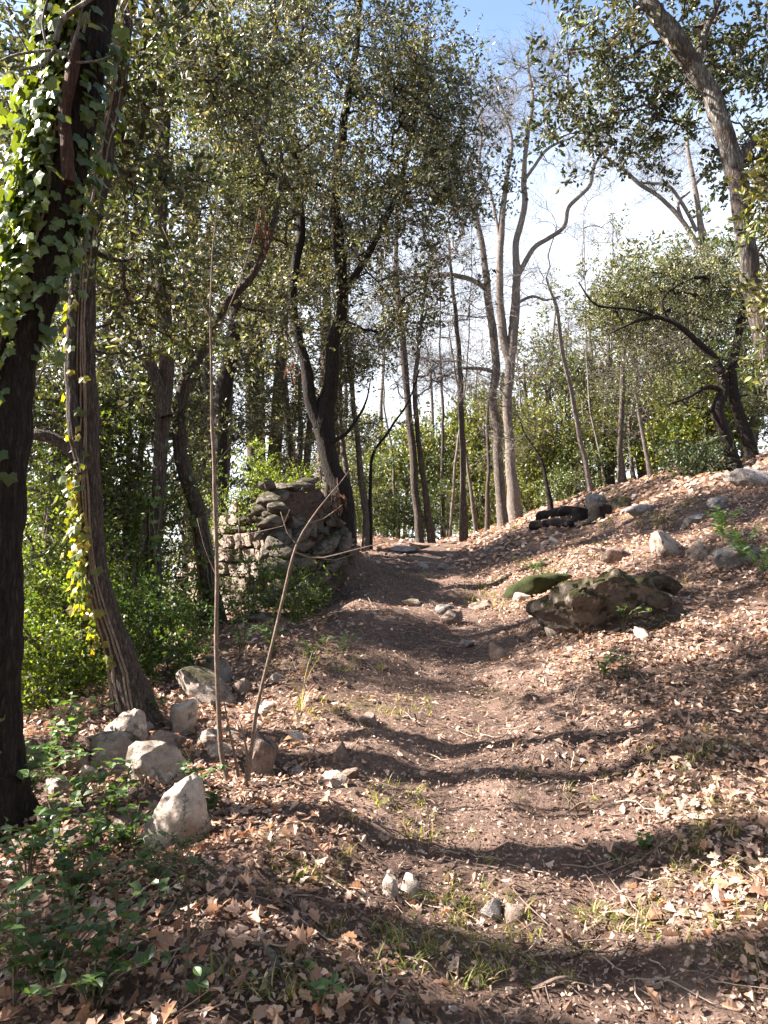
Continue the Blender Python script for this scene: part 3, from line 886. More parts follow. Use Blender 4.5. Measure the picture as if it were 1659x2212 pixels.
rock('boulder', 'pale stone with brown flank at the foot of the leaning ivy tree', 262, 1605, 82, 55, R_PALE, 105, depth=.9)
rock('boulder', 'large pale boulder with mossy top beside the sapling', 432, 1520, 128, 70, R_PALEM, 106, depth=.9, rough=.08, tilt=.08)
rock('boulder', 'upright pale stone under the large mossy topped boulder', 390, 1590, 56, 68, R_PALE, 107, depth=.9)
rock('boulder', 'dark brown stone right behind the foot of the sapling', 552, 1680, 78, 86, R_BROWN, 108, depth=.9)
rock('stone', 'small grey stone above the large mossy topped boulder', 465, 1480, 60, 55, R_GREY, 109, sub=3)
rock('stone', 'flat pale stone in the leaves before the sapling stems', 470, 1640, 60, 34, R_PALE, 110, sub=3)
rock('stone', 'little white stone among leaves uphill of the sapling foot', 448, 1612, 50, 28, R_PALE, 111, sub=3)
rock('stone', 'small pale stone below the low mossy slab', 190, 1690, 44, 30, R_PALE, 112, sub=3)
rock('stone', 'brown stone at the outer end of the row of stones', 155, 1665, 60, 40, R_BROWN, 113, sub=3)
rock('stone', 'dark stone in the shade beside the ivy clad trunk', 105, 1790, 58, 40, R_BROWN, 114, sub=3)
rock('stone', 'round brown stone standing on the path side of the sapling', 735, 1652, 42, 42, R_BROWN, 115, sub=3)
rock('stone', 'reddish brown stone just below the round brown stone', 752, 1690, 48, 28, R_BROWN, 116, sub=3)
rock('stone', 'jagged white stone lying below the reddish brown stone', 716, 1702, 60, 22, R_PALE, 117, sub=3)
rock('stone', 'brown stone in the middle of the path with a lit flank', 1083, 1428, 50, 38, R_BROWN, 118, sub=3, rough=.16)
rock('stone', 'broken brown stone further up the path', 976, 1348, 52, 32, R_BROWN, 119, sub=3, rough=.16)
rock('stone', 'pale brown stone leaning on the broken brown stone', 962, 1332, 44, 24, R_GREY, 120, sub=3)
rock('stone', 'flat brown stone set in the path edge by the grass', 1040, 1318, 52, 20, R_BROWN, 121, sub=3)
rock('stone', 'pale stone embedded high on the shaded path', 911, 1232, 32, 18, R_GREY, 122, sub=3)
rock('stone', 'grey stone beside the embedded pale stone high on the path', 960, 1230, 30, 18, R_GREY, 123, sub=3)
rock('stone', 'long low ledge of stone at the top of the path', 870, 1192, 74, 14, R_GREY, 124, sub=3)
rock('stone', 'thin grey stone crossing the crest of the path', 905, 1186, 50, 14, R_BROWN, 125, sub=3)
rock('boulder', 'big moss covered boulder with dark hollows set in the bank', 1315, 1368, 295, 132, R_MOSSY, 226, sub=5, cuts=7, rough=.24, depth=.9, sink=.5, crag=.16)
rock('boulder', 'mossy hump of rock joined to the uphill side of the big boulder', 1405, 1305, 150, 66, R_MOSSY, 127, cuts=5, rough=.2, crag=.14, depth=1.0, sink=.5)
rock('boulder', 'smooth oblong brown stone lying above the big mossy boulder', 1338, 1216, 76, 32, R_BROWN, 128, cuts=3, rough=.05, depth=.7)
rock('boulder', 'white rock with dark side buried in leaves on the bank', 1452, 1202, 66, 52, R_PALE, 129, depth=.9)
rock('boulder', 'pointed pale rock uphill of the white rock on the bank', 1518, 1206, 58, 34, R_PALE, 130, depth=.9)
rock('boulder', 'broad pale rock behind the leafy sprig on the bank', 1600, 1222, 96, 40, R_GREY, 131, depth=.9)
rock('boulder', 'large flat grey slab jutting from the top of the bank', 1640, 1050, 84, 44, R_GREY, 132, depth=1.0, tilt=.3)
rock('stone', 'small white stone on the bank above the mossy hump', 1202, 1176, 32, 16, R_PALE, 133, sub=3)
rock('stone', 'dark grey rounded stone on the ridge beside the stump', 1290, 1092, 42, 26, R_GREY, 134, sub=3)
rock('stone', 'yellow green mossy stone on the ridge', 1340, 1098, 56, 26, R_MOSSY, 135, sub=3)
rock('stone', 'long low stone half buried on the ridge', 1385, 1108, 62, 18, R_GREY, 136, sub=3)
rock('stone', 'grey stone on the bank between ridge and white rock', 1505, 1135, 40, 22, R_GREY, 137, sub=3)
rock('stone', 'pale stone at the foot of the big mossy boulder', 1198, 1372, 36, 28, R_PALE, 138, sub=3)
rock('stone', 'white chip of stone in leaves below the big boulder', 1395, 1385, 34, 22, R_PALE, 139, sub=3)
rock('stone', 'squarish pinkish stone in the leaves below the path bend', 887, 1952, 44, 44, R_PALE, 140, sub=3)
rock('stone', 'tall pale splinter beside the squarish pinkish stone', 843, 1945, 32, 40, R_PALE, 141, sub=3)
rock('stone', 'rough rounded stone near the grass clump by the path', 1068, 1995, 50, 38, R_GREY, 142, sub=3)
rock('stone', 'crumbled brown stone with a twig beside the rough rounded stone', 1115, 1998, 46, 28, R_BROWN, 143, sub=3)
rock('stone', 'dark rock sunk at the wall foot near the brush', 560, 1345, 50, 26, R_RUB, 144, sub=3)
rock('stone', 'brown stone in litter halfway between sapling and path', 795, 1568, 40, 24, R_BROWN, 145, sub=3)
rock('stone', 'light stone in the litter above the round brown stone', 640, 1610, 40, 22, R_PALE, 146, sub=3)

for k, (u, v, w, h, lab) in enumerate([(120, 1720, 60, 30, 'low pale stone downhill of the outer brown stone'), (205, 1625, 50, 26, 'small stone tucked above the low mossy slab'), (300, 1580, 46, 22, 'flat stone touching the foot of the leaning trunk'),
        (505, 1600, 54, 30, 'half buried pale stone uphill between the sapling stems'), (575, 1545, 50, 22, 'half buried stone uphill of the sapling in lit leaves'), (250, 1800, 56, 30, 'dark stone peeping out beside the big squarish stone'),
        (430, 1800, 44, 24, 'small stone at the shaded side of the big squarish stone'), (600, 1480, 50, 22, 'flat stone in the leaves below the wall foot'), (640, 1680, 36, 18, 'small flat stone in leaves beside the dark brown stone'),
        (520, 1500, 46, 26, 'stone between the large mossy topped boulder and the wall foot'), (1010, 1400, 36, 16, 'low stone set in the path just uphill of the lit brown stone'), (890, 1310, 40, 16, 'flat stone embedded in the shaded left tread of the path'),
        (1130, 1300, 40, 18, 'stone at the path edge under the moss mound'), (1450, 1300, 44, 22, 'stone half hidden in leaves uphill of the mossy hump'), (1560, 1100, 46, 24, 'brown stone high on the bank below the flat slab')]):
    rock('stone', lab.replace(' left tread', ' tread'), u, v, w, h, (R_PALE, R_BROWN, R_GREY, R_PALEM)[k % 4], 700 + k, sub=3, sink=.4, crag=.15)

# cut stump and broken roots on the ridge
def stump(u, v, w, h, label, seed):
    rg = np.random.default_rng(seed)
    p = G(u, v); k = np.linalg.norm(p - C0) / FPX
    r = w * k / 2; hh = h * k
    t = thing('tree_stump', label, 'stump', p)
    z = np.linspace(-.08, hh, 8)
    V, Fs = tube_arrays(np.stack([p[0] + 0 * z, p[1] + r * .6 + 0 * z, p[2] + z], -1), r * (1 + .5 * np.exp(-(z + .08) / (hh * .3 + .01))), 18, .05, rg)
    MB().add(V, Fs).build('bark', B_DARK, t, smooth=True)
    n = 18; a = np.arange(n) * 6.283 / n
    top = np.vstack([[p[0], p[1] + r * .6, p[2] + hh + .012], np.stack([p[0] + r * .9 * np.cos(a), p[1] + r * .6 + r * .9 * np.sin(a), p[2] + hh + .012 + rg.normal(size=n) * .01], -1)])
    MB().add(top, np.stack([np.zeros(n, int), 1 + np.arange(n), 1 + (np.arange(n) + 1) % n], -1)).build('cut_face', B_TWIG, t)
    for q in range(4):
        a = q * 1.57 + rg.uniform(-.4, .4); s = np.linspace(.5, 2.3, 6)
        xs = p[0] + np.cos(a) * r * s; ys = p[1] + r * .6 + np.sin(a) * r * s
        V, Fs = tube_arrays(np.stack([xs, ys, H(xs, ys) + .01], -1), r * np.linspace(.35, .1, 6), 8, .06, rg)
        MB().add(V, Fs).build('root', B_DARK, t, smooth=True)
stump(1300, 1122, 44, 30, 'dark cut stump with roots on the ridge of the bank', 151)
stump(1258, 1128, 38, 26, 'lower rotten stump beside the dark cut stump', 152)
def log(u0, v0, u1, v1, w, label, seed, mat=B_DARK):
    a, b = G(u0, v0), G(u1, v1); rg = np.random.default_rng(seed)
    r = w * .5 * np.linalg.norm(a - C0) / FPX
    a = a + [0, 0, r * .6]; b = b + [0, 0, r * .6]
    m = (a + b) / 2 + rg.normal(size=3) * np.array([.05, .05, 0]); m[2] = Hs(m[0], m[1]) + r * .7
    q = curve(np.array([a, m, b]), .06, rg, .01)
    V, Fs = tube_arrays(q, np.linspace(r, r * .7, len(q)), 9, .07, rg)
    o = MB().add(V, Fs).build('fallen_log', mat, smooth=True, loc=a)
    tag(o, label, 'log')
log(1165, 1125, 1250, 1112, 26, 'mossy broken log lying along the ridge next to the stumps', 153)
log(1150, 1142, 1235, 1140, 18, 'thin dark rotten log just below the broken log', 154)
# ------------------------------------------------------------------ trees that can be told apart
def rooted(s, flare=1.35):
    """runs a stem down into the soil below its first point"""
    s = np.array(s, float)
    x, y = s[0, :2]; g = Hs(x, y)
    if s[0, 2] > g + .12:
        return np.vstack([[x, y, g - .12, s[0, 3] * flare], [x, y, g + .12, s[0, 3] * (1 + (flare - 1) * .5)] if s[0, 2] > g + .4 else s[0], s] if s[0, 2] > g + .4 else [[x, y, g - .12, s[0, 3] * flare], s])
    s[0, 2] = g - .12; s[0, 3] *= flare
    return s
def foot(u, v): return float(G(u, v)[1])

IVY_TREE_D = 3.75
s1 = rooted(stem_px([(8, 1835, 112), (-8, 1600, 100), (-5, 1300, 98), (8, 1000, 98), (28, 780, 98), (72, 640, 100), (112, 500, 102), (150, 280, 104), (190, 60, 104), (225, -150, 100), (240, -500, 84), (250, -900, 60)], IVY_TREE_D), 1.5)
s1b = stem_px([(75, 560, 70), (95, 430, 70), (110, 300, 68), (112, 120, 66), (105, -80, 60), (60, -420, 44)], IVY_TREE_D - .02)
make_tree('holm_oak', 'thick dark trunk wrapped in bright ivy closest to the viewer', 'tree', [s1, s1b],
          [(P(250, -700, 4.2), (1.2, 1.2, .8), 40), (P(60, -420, 4.6), (.9, .9, .5), 20)], 201, B_DARK, M_HOLM, SP_NEAR, from_z=4.2, sides=56, lump=.012, wig=.012, step=.03, furrow=.05)
# dead reddish stub and dead twigs on the ivy tree
rg = np.random.default_rng(202)
st = thing('dead_limb', 'reddish broken dead limb standing against the ivy clad trunk', 'dead branch', P(148, 395, 3.58))
q = curve(stem_px([(148, 395, 30), (144, 330, 27), (140, 262, 25), (150, 190, 26), (162, 110, 24), (160, 70, 14)], 3.58), .03, rg, .006)
V, Fs = tube_arrays(q[:, :3], q[:, 3], 14, .06, rg)
MB().add(V, Fs).build('limb', B_STUB, st, smooth=True)
for pts in ([(150, 120, 8), (170, 60, 6), (180, -10, 5)], [(155, 128, 9), (120, 108, 7), (60, 116, 6), (0, 135, 5)], [(120, 90, 12), (135, 45, 11), (185, 10, 10), (240, -30, 9)],
            [(120, 100, 9), (95, 140, 8), (40, 155, 6)], [(165, 135, 6), (210, 132, 5), (240, 120, 3)], [(180, 70, 6), (188, 40, 5), (196, 20, 3)], [(100, 95, 6), (92, 50, 5), (100, 5, 4)], [(60, 110, 5), (30, 60, 4), (-10, 40, 3)]):
    q = curve(stem_px(pts, 3.5), .04, rg, .01)
    V, Fs = tube_arrays(q[:, :3], q[:, 3], 6, .04, rg)
    MB().add(V, Fs).build('twig', B_STICK, st, smooth=True)

D2 = foot(305, 1555)
s2 = rooted(stem_px([(306, 1548, 74.4), (262, 1420, 58.3), (222, 1290, 50.2), (200, 1150, 47.0), (192, 1010, 47.0), (188, 850, 40.5), (186, 700, 37.2), (196, 540, 34.0), (230, 330, 29.1), (270, 100, 24.3), (290, -150, 19.4)], D2), 1.45)
s2b = stem_px([(185, 1020, 35.6), (168, 960, 32.4), (158, 860, 27.5), (152, 740, 24.3), (158, 600, 22.7), (120, 380, 21.0), (110, 120, 17.8), (130, -150, 12.9)], D2 - .05)
s2c = stem_px([(170, 985, 27.5), (120, 950, 25.9), (60, 938, 24.3), (-20, 930, 22.7, .3), (-120, 860, 17.8, .6)], D2)
make_tree('holm_oak', 'leaning trunk with yellowing ivy beside the row of stones', 'tree', [s2, s2b, s2c],
          [blob_px(240, 560, D2 + .3, 120, 130, .8, 28), blob_px(270, 230, D2 + .4, 150, 200, .8, 55), blob_px(330, 740, D2 + .8, 110, 110, .6, 12), blob_px(120, 200, D2 + .9, 160, 260, .7, 40), blob_px(300, -150, D2, 240, 160, 1, 30)],
          203, B_MID, M_HOLM, SP_NEAR, from_z=2.0, sides=44, lump=.016, wig=.012, step=.04, furrow=.05, tint=(1.0, 1.05, 1))

D3 = 8.0
s3 = rooted(stem_px([(330, 1420, 39.1), (334, 1200, 32.3), (342, 1010, 30.6), (362, 800, 31.4), (350, 620, 28.9), (345, 480, 28.9), (352, 300, 28.9), (362, 180, 30.6), (366, 115, 30.6), (385, 60, 32.3), (400, -20, 28.9), (420, -250, 22.1)], D3))
s3b = stem_px([(364, 118, 27.2), (345, 60, 25.5), (335, 0, 23.8), (320, -160, 18.7)], D3)
s3c = stem_px([(360, 900, 28.9), (322, 780, 25.5), (270, 710, 23.8), (228, 640, 22.1), (208, 570, 20.4), (150, 575, 15.3)], D3 - .1)
make_tree('holm_oak', 'tall dark trunk forking high above, its side lit pale, behind the leaning trunk', 'tree', [s3, s3b, s3c],
          [blob_px(400, 120, D3 + .3, 210, 170, 1.3, 85), blob_px(300, 380, D3 + .5, 180, 150, 1.2, 70), blob_px(460, 330, D3 + .2, 150, 140, 1.1, 60), blob_px(230, 720, D3 + .3, 150, 120, 1.0, 40), blob_px(380, -200, D3, 330, 180, 1.4, 40), blob_px(430, 640, D3 + .4, 140, 110, .9, 34)],
          204, B_MID, M_HOLM, SP_MID, from_z=2.2, sides=14, lump=.035)
D4 = 8.6
s4 = rooted(stem_px([(470, 1420, 47.6), (455, 1280, 39.1), (442, 1180, 35.7), (428, 1100, 34.0), (404, 1020, 32.3), (390, 950, 28.9), (392, 860, 27.2), (408, 800, 27.2), (446, 744, 23.8), (490, 660, 20.4), (550, 590, 17.0), (590, 470, 12.8), (610, 330, 9.3)], D4))
make_tree('holm_oak', 'crooked stem with smooth pale upper limb in front of the sunlit wall', 'tree', [s4],
          [blob_px(540, 430, D4 + .3, 130, 160, 1.1, 60), blob_px(600, 640, D4 + .3, 90, 90, .8, 16), blob_px(500, 190, D4 + .6, 130, 140, 1.1, 46)], 205, B_MID, M_HOLM, SP_MID, from_z=2.6, sides=12, lump=.035)
D4b = 12.9
s4b = rooted(stem_px([(480, 1230, 38), (477, 1100, 34), (476, 960, 32), (484, 840, 34), (500, 750, 32), (516, 660, 28), (545, 560, 24), (560, 420, 20), (540, 250, 16)], D4b))
make_tree('holm_oak', 'dark straight stem between the sapling and the pale limb', 'tree', [s4b],
          [blob_px(560, 300, D4b + .3, 150, 170, 1.2, 60), blob_px(470, 560, D4b, 100, 90, .9, 16)], 206, B_DARK, M_HOLM, SP_MID, from_z=2.8, sides=11)
D5 = 11.6
s5 = rooted(stem_px([(738, 1062, 46.4), (716, 1010, 40.2), (704, 950, 41.8), (700, 900, 44.8), (712, 840, 30.9), (716, 770, 27.8), (730, 700, 27.8), (740, 640, 26.3), (734, 540, 24.7), (722, 430, 21.6), (740, 280, 18.6), (770, 100, 13.9), (780, -60, 9.3)], D5), 1.3)
s5b = stem_px([(692, 920, 29.3), (672, 870, 26.3), (655, 770, 23.2), (640, 700, 21.6), (634, 620, 20.1), (650, 500, 18.6), (630, 340, 15.5), (600, 160, 12.3), (590, 0, 9.3)], D5 - .05)
s5c = stem_px([(706, 960, 9.3), (745, 940, 7.7), (775, 905, 6.2), (790, 870, 4.6), (800, 820, 2.3)], D5 - .1)
s5d = stem_px([(738, 640, 17.0), (790, 560, 13.9), (850, 440, 11.6), (890, 300, 9.3), (910, 180, 6.2)], D5 - .1)
make_tree('holm_oak', 'great dark forked oak on the mound above the ruined wall', 'tree', [s5, s5b, s5c, s5d],
          [blob_px(760, 140, D5, 190, 190, 2.0, 150), blob_px(900, 250, D5 - .2, 130, 170, 1.6, 140), blob_px(650, 320, D5 + .2, 150, 190, 1.7, 110), blob_px(830, 470, D5, 170, 130, 1.6, 110),
           blob_px(950, 400, D5, 80, 130, 1.0, 50), blob_px(600, 60, D5 + .4, 150, 130, 1.5, 70), blob_px(820, 690, D5 - .2, 120, 90, 1.0, 34), blob_px(600, 560, D5, 110, 120, 1.2, 44), blob_px(720, -120, D5, 260, 120, 1.8, 50)],
          207, B_DARK, M_HOLM, SP_MID, from_z=4.0, sides=26, lump=.03, furrow=.04, step=.08, r0=.0065, scale=1.1, tint=(1.02, .98, 1.0))

# the big oak leaning in from the bank
D18 = 6.6
s18 = rooted(stem_px([(1790, 1240, 61.6), (1745, 1040, 52.8), (1700, 900, 47.5), (1660, 770, 44.0), (1634, 660, 42.2), (1618, 560, 40.5), (1602, 460, 40.5), (1582, 350, 40.5), (1558, 270, 40.5), (1530, 190, 40.5), (1488, 125, 40.5), (1440, 70, 37.0), (1400, 0, 35.2), (1360, -90, 28.2), (1330, -220, 19.4)], D18), 1.3)
s18b = stem_px([(1490, 122, 26.4), (1460, 60, 17.6), (1420, 25, 15.8), (1370, 8, 14.1)], D18 - .03)
s18c = stem_px([(1506, 140, 17.6), (1520, 80, 15.0), (1545, 20, 12.3), (1580, -60, 8.8)], D18 + .1)
s18d = stem_px([(1590, 350, 22.9), (1625, 310, 15.8), (1660, 280, 14.1), (1720, 240, 10.6)], D18)
make_tree('holm_oak', 'lichen spotted oak trunk arching in from the bank over the path', 'tree', [s18, s18b, s18c, s18d],
          [blob_px(1360, 80, D18 + .3, 110, 90, .8, 22), blob_px(1330, 190, D18 + .4, 110, 95, .8, 26), blob_px(1420, 240, D18 + .5, 100, 90, .7, 20), blob_px(1560, 80, D18 + .5, 130, 120, .8, 34),
           blob_px(1640, 200, D18 + .5, 90, 150, .8, 26), blob_px(1450, -120, D18, 300, 110, 1, 34), blob_px(1660, 430, D18 + .6, 50, 130, .5, 14), blob_px(1680, 620, D18 + .9, 60, 90, .5, 12)],
          208, B_LICH, M_HOLM, SP_NEAR, from_z=3.2, sides=36, lump=.02, wig=.016, step=.05, furrow=.03, tint=(.95, 1.0, 1.1), scale=.95)
# leafy oak spray hanging in at the edge of view
D18e = 5.4
s = rooted(stem_px([(1800, 1150, 46), (1790, 900, 40), (1770, 650, 30), (1740, 480, 22), (1700, 380, 14)], D18e))
make_tree('holm_oak', 'slim oak with yellowish leaves at the edge of the bank', 'tree', [s],
          [blob_px(1712, 420, D18e, 60, 110, .5, 16), blob_px(1720, 640, D18e, 50, 80, .4, 8), blob_px(1740, 820, D18e + .2, 50, 60, .4, 6)], 209, B_GREY, M_HOLM, SP_NEAR, from_z=2.6, tint=(1.15, 1.1, .75), sides=10)

# bare pale oaks beyond the crest of the path
def bare(label, pts, d, blobs, seed, more=(), name='bare_oak', r0=.009, spr=None, per=2, bark=None, fz=5.0, scale=1.0, group=None, sides=10):
    slim = lambda pp: [(q[0], q[1], q[2] * .78) for q in pp]
    st = [rooted(stem_px(slim(pts), d))] + [stem_px(slim(m), d) for m in more]
    return make_tree(name, label, 'tree', st, blobs, seed, bark or B_PALE, None, spr or SP_BARE, group=group, r0=r0, from_z=fz, sides=sides, lump=.035, scale=scale, per=per)
DB = 21.0
bare('twin pale bare oak with a long limb curving out over the open sky',
     [(1116, 1118, 34), (1104, 1000, 28), (1096, 870, 27), (1102, 790, 27), (1110, 700, 27), (1117, 600, 23), (1115, 525, 19), (1132, 450, 17), (1132, 390, 15), (1137, 320, 13), (1150, 220, 10), (1140, 120, 6)], DB,
     [blob_px(1150, 190, DB, 80, 140, 1.5, 60), blob_px(1230, 280, DB, 80, 50, .8, 14), blob_px(1070, 240, DB, 70, 150, 1.3, 46), blob_px(1300, 300, DB, 40, 40, .6, 6), blob_px(1190, 330, DB, 60, 60, .8, 10)], 301,
     more=[[(1104, 790, 24), (1088, 735, 24), (1080, 650, 22), (1079, 575, 21), (1087, 450, 17), (1095, 375, 13), (1105, 300, 9), (1080, 220, 6)],
           [(1117, 600, 15), (1150, 540, 14), (1185, 515, 13), (1218, 490, 13), (1226, 450, 12), (1250, 425, 12), (1275, 400, 11), (1285, 355, 10), (1322, 305, 8)],
           [(1085, 545, 9), (1060, 420, 8), (1035, 380, 7), (1040, 260, 5), (1020, 150, 3)], [(1117, 655, 10), (1150, 640, 8), (1180, 648, 6), (1210, 640, 4)],
           [(1132, 390, 10), (1180, 325, 8), (1230, 300, 6), (1260, 280, 4)]], r0=.0075)
DC = 19.5
bare('dark trunked oak with a long level limb just before the twin bare oak',
     [(1086, 1130, 34), (1077, 1000, 27), (1075, 928, 26), (1064, 858, 24), (1072, 798, 24), (1066, 723, 23), (1054, 640, 21), (1045, 550, 18), (1026, 450, 14), (1015, 340, 9)], DC,
     [blob_px(1000, 300, DC, 60, 110, 1.2, 20), blob_px(930, 640, DC, 70, 60, .8, 10), blob_px(1040, 420, DC, 60, 60, 1, 12)], 302,
     more=[[(1052, 625, 15), (1020, 605, 14), (970, 592, 13), (920, 600, 11), (870, 602, 8), (830, 620, 5)], [(1070, 805, 12), (1040, 796, 11), (1000, 794, 9)]], bark=B_GREY, r0=.008)
DD = 19.0
for lab, pts, sd in [('stout pale trunk at the crest of the path, nearest to the forked oak', [(907, 1166, 26), (897, 1060, 22), (894, 998, 21), (880, 848, 20), (865, 698, 18), (855, 560, 14), (860, 430, 9)], 303),
                     ('thinner pale trunk rising from the same spot as the stout pale trunk', [(934, 1164, 19), (918, 1060, 16), (910, 1000, 15), (897, 858, 14), (905, 740, 11), (920, 600, 7)], 304),
                     ('straight lone trunk standing in the middle of the path crest', [(1002, 1166, 21), (1000, 1060, 17), (1000, 998, 17), (995, 848, 16), (990, 748, 14), (980, 640, 11), (970, 520, 7)], 305)]:
    u, v = pts[-1][:2]
    bare(lab, pts, DD, [blob_px(u, v - 20, DD, 75, 140, 1.4, 46), blob_px(u + 20, v + 190, DD, 95, 90, 1.2, 20)], sd, r0=.0075, fz=4.2, bark=B_MID)
DE = 16.5
for lab, pts, sd, dk in [('pale leaning trunk just past the forked oak on the mound', [(762, 1120, 20), (752, 1050, 17), (740, 970, 15), (735, 880, 13), (728, 760, 10)], 306, 0),
                         ('pale upright trunk next past the pale leaning trunk', [(790, 1122, 22), (780, 1040, 18), (772, 948, 16), (758, 820, 14), (750, 700, 11), (755, 560, 7)], 307, 0),
                         ('thin dark stem bending away over the path behind the mound', [(800, 1130, 12), (800, 1040, 9), (808, 975, 8), (845, 925, 7), (885, 862, 5), (905, 800, 3)], 308, 1)]:
    u, v = pts[-1][:2]
    bare(lab, pts, DE, [blob_px(u, v - 10, DE, 75, 110, 1.0, 36)], sd, r0=.0065, fz=3.6, bark=B_DARK if dk else B_GREY)
# oaks on the bank side beyond the ridge
for lab, d, pts, sd, bk in [('slanting pale trunk beyond the ridge with the stumps', 21, [(1277, 1066, 18), (1265, 1000, 15), (1250, 940, 14), (1235, 848, 13), (1216, 760, 11), (1200, 660, 9), (1180, 600, 6)], 310, B_PALE),
                            ('thin dark leaning trunk between the twin bare oak and the slanting pale trunk', 18.5, [(1192, 1108, 14), (1178, 1030, 10), (1165, 985, 8), (1135, 940, 6), (1120, 900, 3)], 311, B_DARK),
                            ('grey trunk behind the mossy ridge stone', 21, [(1345, 1066, 21), (1340, 970, 16), (1343, 850, 14), (1350, 720, 10)], 312, B_GREY),
                            ('short brown trunk just behind the grey trunk', 22, [(1372, 1060, 15), (1364, 1000, 12), (1360, 900, 9)], 313, B_GREY),
                            ('pale thin trunk halfway between grey trunk and the dark pair', 20, [(1408, 1045, 15), (1398, 990, 12), (1386, 930, 10), (1370, 830, 7)], 314, B_PALE),
                            ('very thin pale stem at the wood edge near the dark pair', 22, [(1465, 990, 8), (1462, 930, 7), (1460, 870, 5)], 315, B_PALE)]:
    u, v = pts[-1][:2]
    bare(lab, pts, d, [blob_px(u, v - 30, d, 70, 110, 1.2, 30)], sd, r0=.0075, fz=4.2, bark=bk)
DF = 15.0
s = rooted(stem_px([(1585, 995, 30), (1565, 930, 26), (1548, 885, 25), (1562, 845, 24), (1545, 780, 19), (1500, 735, 14), (1440, 690, 11), (1390, 690, 8), (1320, 720, 4)], DF))
sb = stem_px([(1562, 845, 12), (1530, 835, 10), (1490, 855, 7), (1440, 875, 4)], DF)
sc_ = stem_px([(1440, 690, 8), (1430, 650, 7), (1465, 615, 5), (1500, 600, 3)], DF); sd_ = stem_px([(1450, 695, 8), (1370, 668, 7), (1290, 660, 5), (1250, 610, 3)], DF)
make_tree('holm_oak', 'dark gnarled oak with level twisting limbs on top of the bank', 'tree', [s, sb, sc_, sd_],
          [blob_px(1430, 640, DF + 1, 150, 80, 1.3, 95), blob_px(1330, 640, DF + .8, 100, 80, 1.2, 60), blob_px(1560, 660, DF + .6, 100, 120, 1.2, 70), blob_px(1460, 830, DF + 1, 110, 80, 1.0, 50)], 320, B_DARK, M_HOLM, SP_MID, from_z=4.0, tint=(1.1, 1.15, 1.0), scale=1.1)
s = rooted(stem_px([(1622, 972, 30), (1606, 920, 26), (1588, 862, 25), (1580, 790, 22), (1600, 700, 16), (1610, 600, 10)], DF + .6))
make_tree('holm_oak', 'second dark trunk standing close by the gnarled oak on the bank', 'tree', [s],
          [blob_px(1610, 620, DF + 1, 90, 120, 1.2, 46), blob_px(1640, 820, DF + 1, 60, 70, 1.0, 18)], 321, B_DARK, M_HOLM, SP_MID, from_z=4.2, tint=(1.1, 1.1, 1.0), scale=1.1)
DG = 24.0
bare('spreading bare oak showing pale limbs against white sky above the bank wood',
     [(1560, 1000, 34), (1545, 800, 28), (1530, 620, 22), (1512, 475, 17), (1498, 390, 14), (1485, 320, 10), (1488, 240, 6)], DG,
     [blob_px(1490, 330, DG, 70, 80, 1.5, 24), blob_px(1380, 350, DG, 100, 70, 1.5, 26), blob_px(1290, 320, DG, 50, 40, 1.0, 8), blob_px(1430, 430, DG, 90, 60, 1.2, 14)], 330,
     more=[[(1524, 560, 16), (1475, 480, 14), (1430, 430, 12), (1385, 400, 11), (1340, 360, 9), (1310, 340, 8), (1265, 290, 5)], [(1505, 500, 11), (1470, 435, 10), (1440, 400, 9), (1385, 395, 7)], [(1475, 480, 10), (1465, 440, 8), (1490, 415, 6)], [(1500, 400, 9), (1530, 370, 7), (1560, 355, 5)]],
     r0=.008, fz=6.5, spr=SP_BARE, scale=1.1)

# slim trunks of the thicket behind the crest and the bank
ORD = ['first', 'second', 'third', 'fourth', 'fifth', 'sixth', 'seventh', 'eighth', 'ninth', 'tenth', 'eleventh', 'twelfth', 'thirteenth', 'fourteenth', 'fifteenth', 'sixteenth']
rg = np.random.default_rng(335)
us = [655, 705, 822, 850, 955, 972, 1030, 1052, 1140, 1160, 1215, 1308, 1325, 1430, 1490, 1530]
for k, u in enumerate(us):
    d = rg.uniform(21, 31); vt = rg.uniform(430, 720); wd = rg.uniform(5, 11); ln = rg.normal() * 28
    pts = [(u, 1140, wd * 1.25), (u + ln * .25 + rg.normal() * 5, 1000, wd), (u + ln * .5 + rg.normal() * 7, 880, wd * .85), (u + ln * .8 + rg.normal() * 8, 760, wd * .6), (u + ln, vt, wd * .3)]
    pts = [p for p in pts if p[1] >= vt]
    q = P(u, 1140, d); g = Hs(q[0], d)
    vb = 1106 - ((g - CAM_Z) / d - math.tan(PITCH)) * FPX
    pts[0] = (u, min(1160, vb), wd * 1.25); pts = [p for i_, p in enumerate(pts) if i_ == 0 or p[1] < pts[0][1] - 30]
    bare('slim far trunk in the thicket, ' + ORD[k] + ' counting from the forked oak', pts, d, [blob_px(u + ln, vt + 60, d, 60, 120, 1.1, 18)], 600 + k, r0=.007, fz=g + 2.5, bark=(B_GREY, B_MID, B_PALE)[k % 3], group='slim trunks of the far thicket', sides=8)

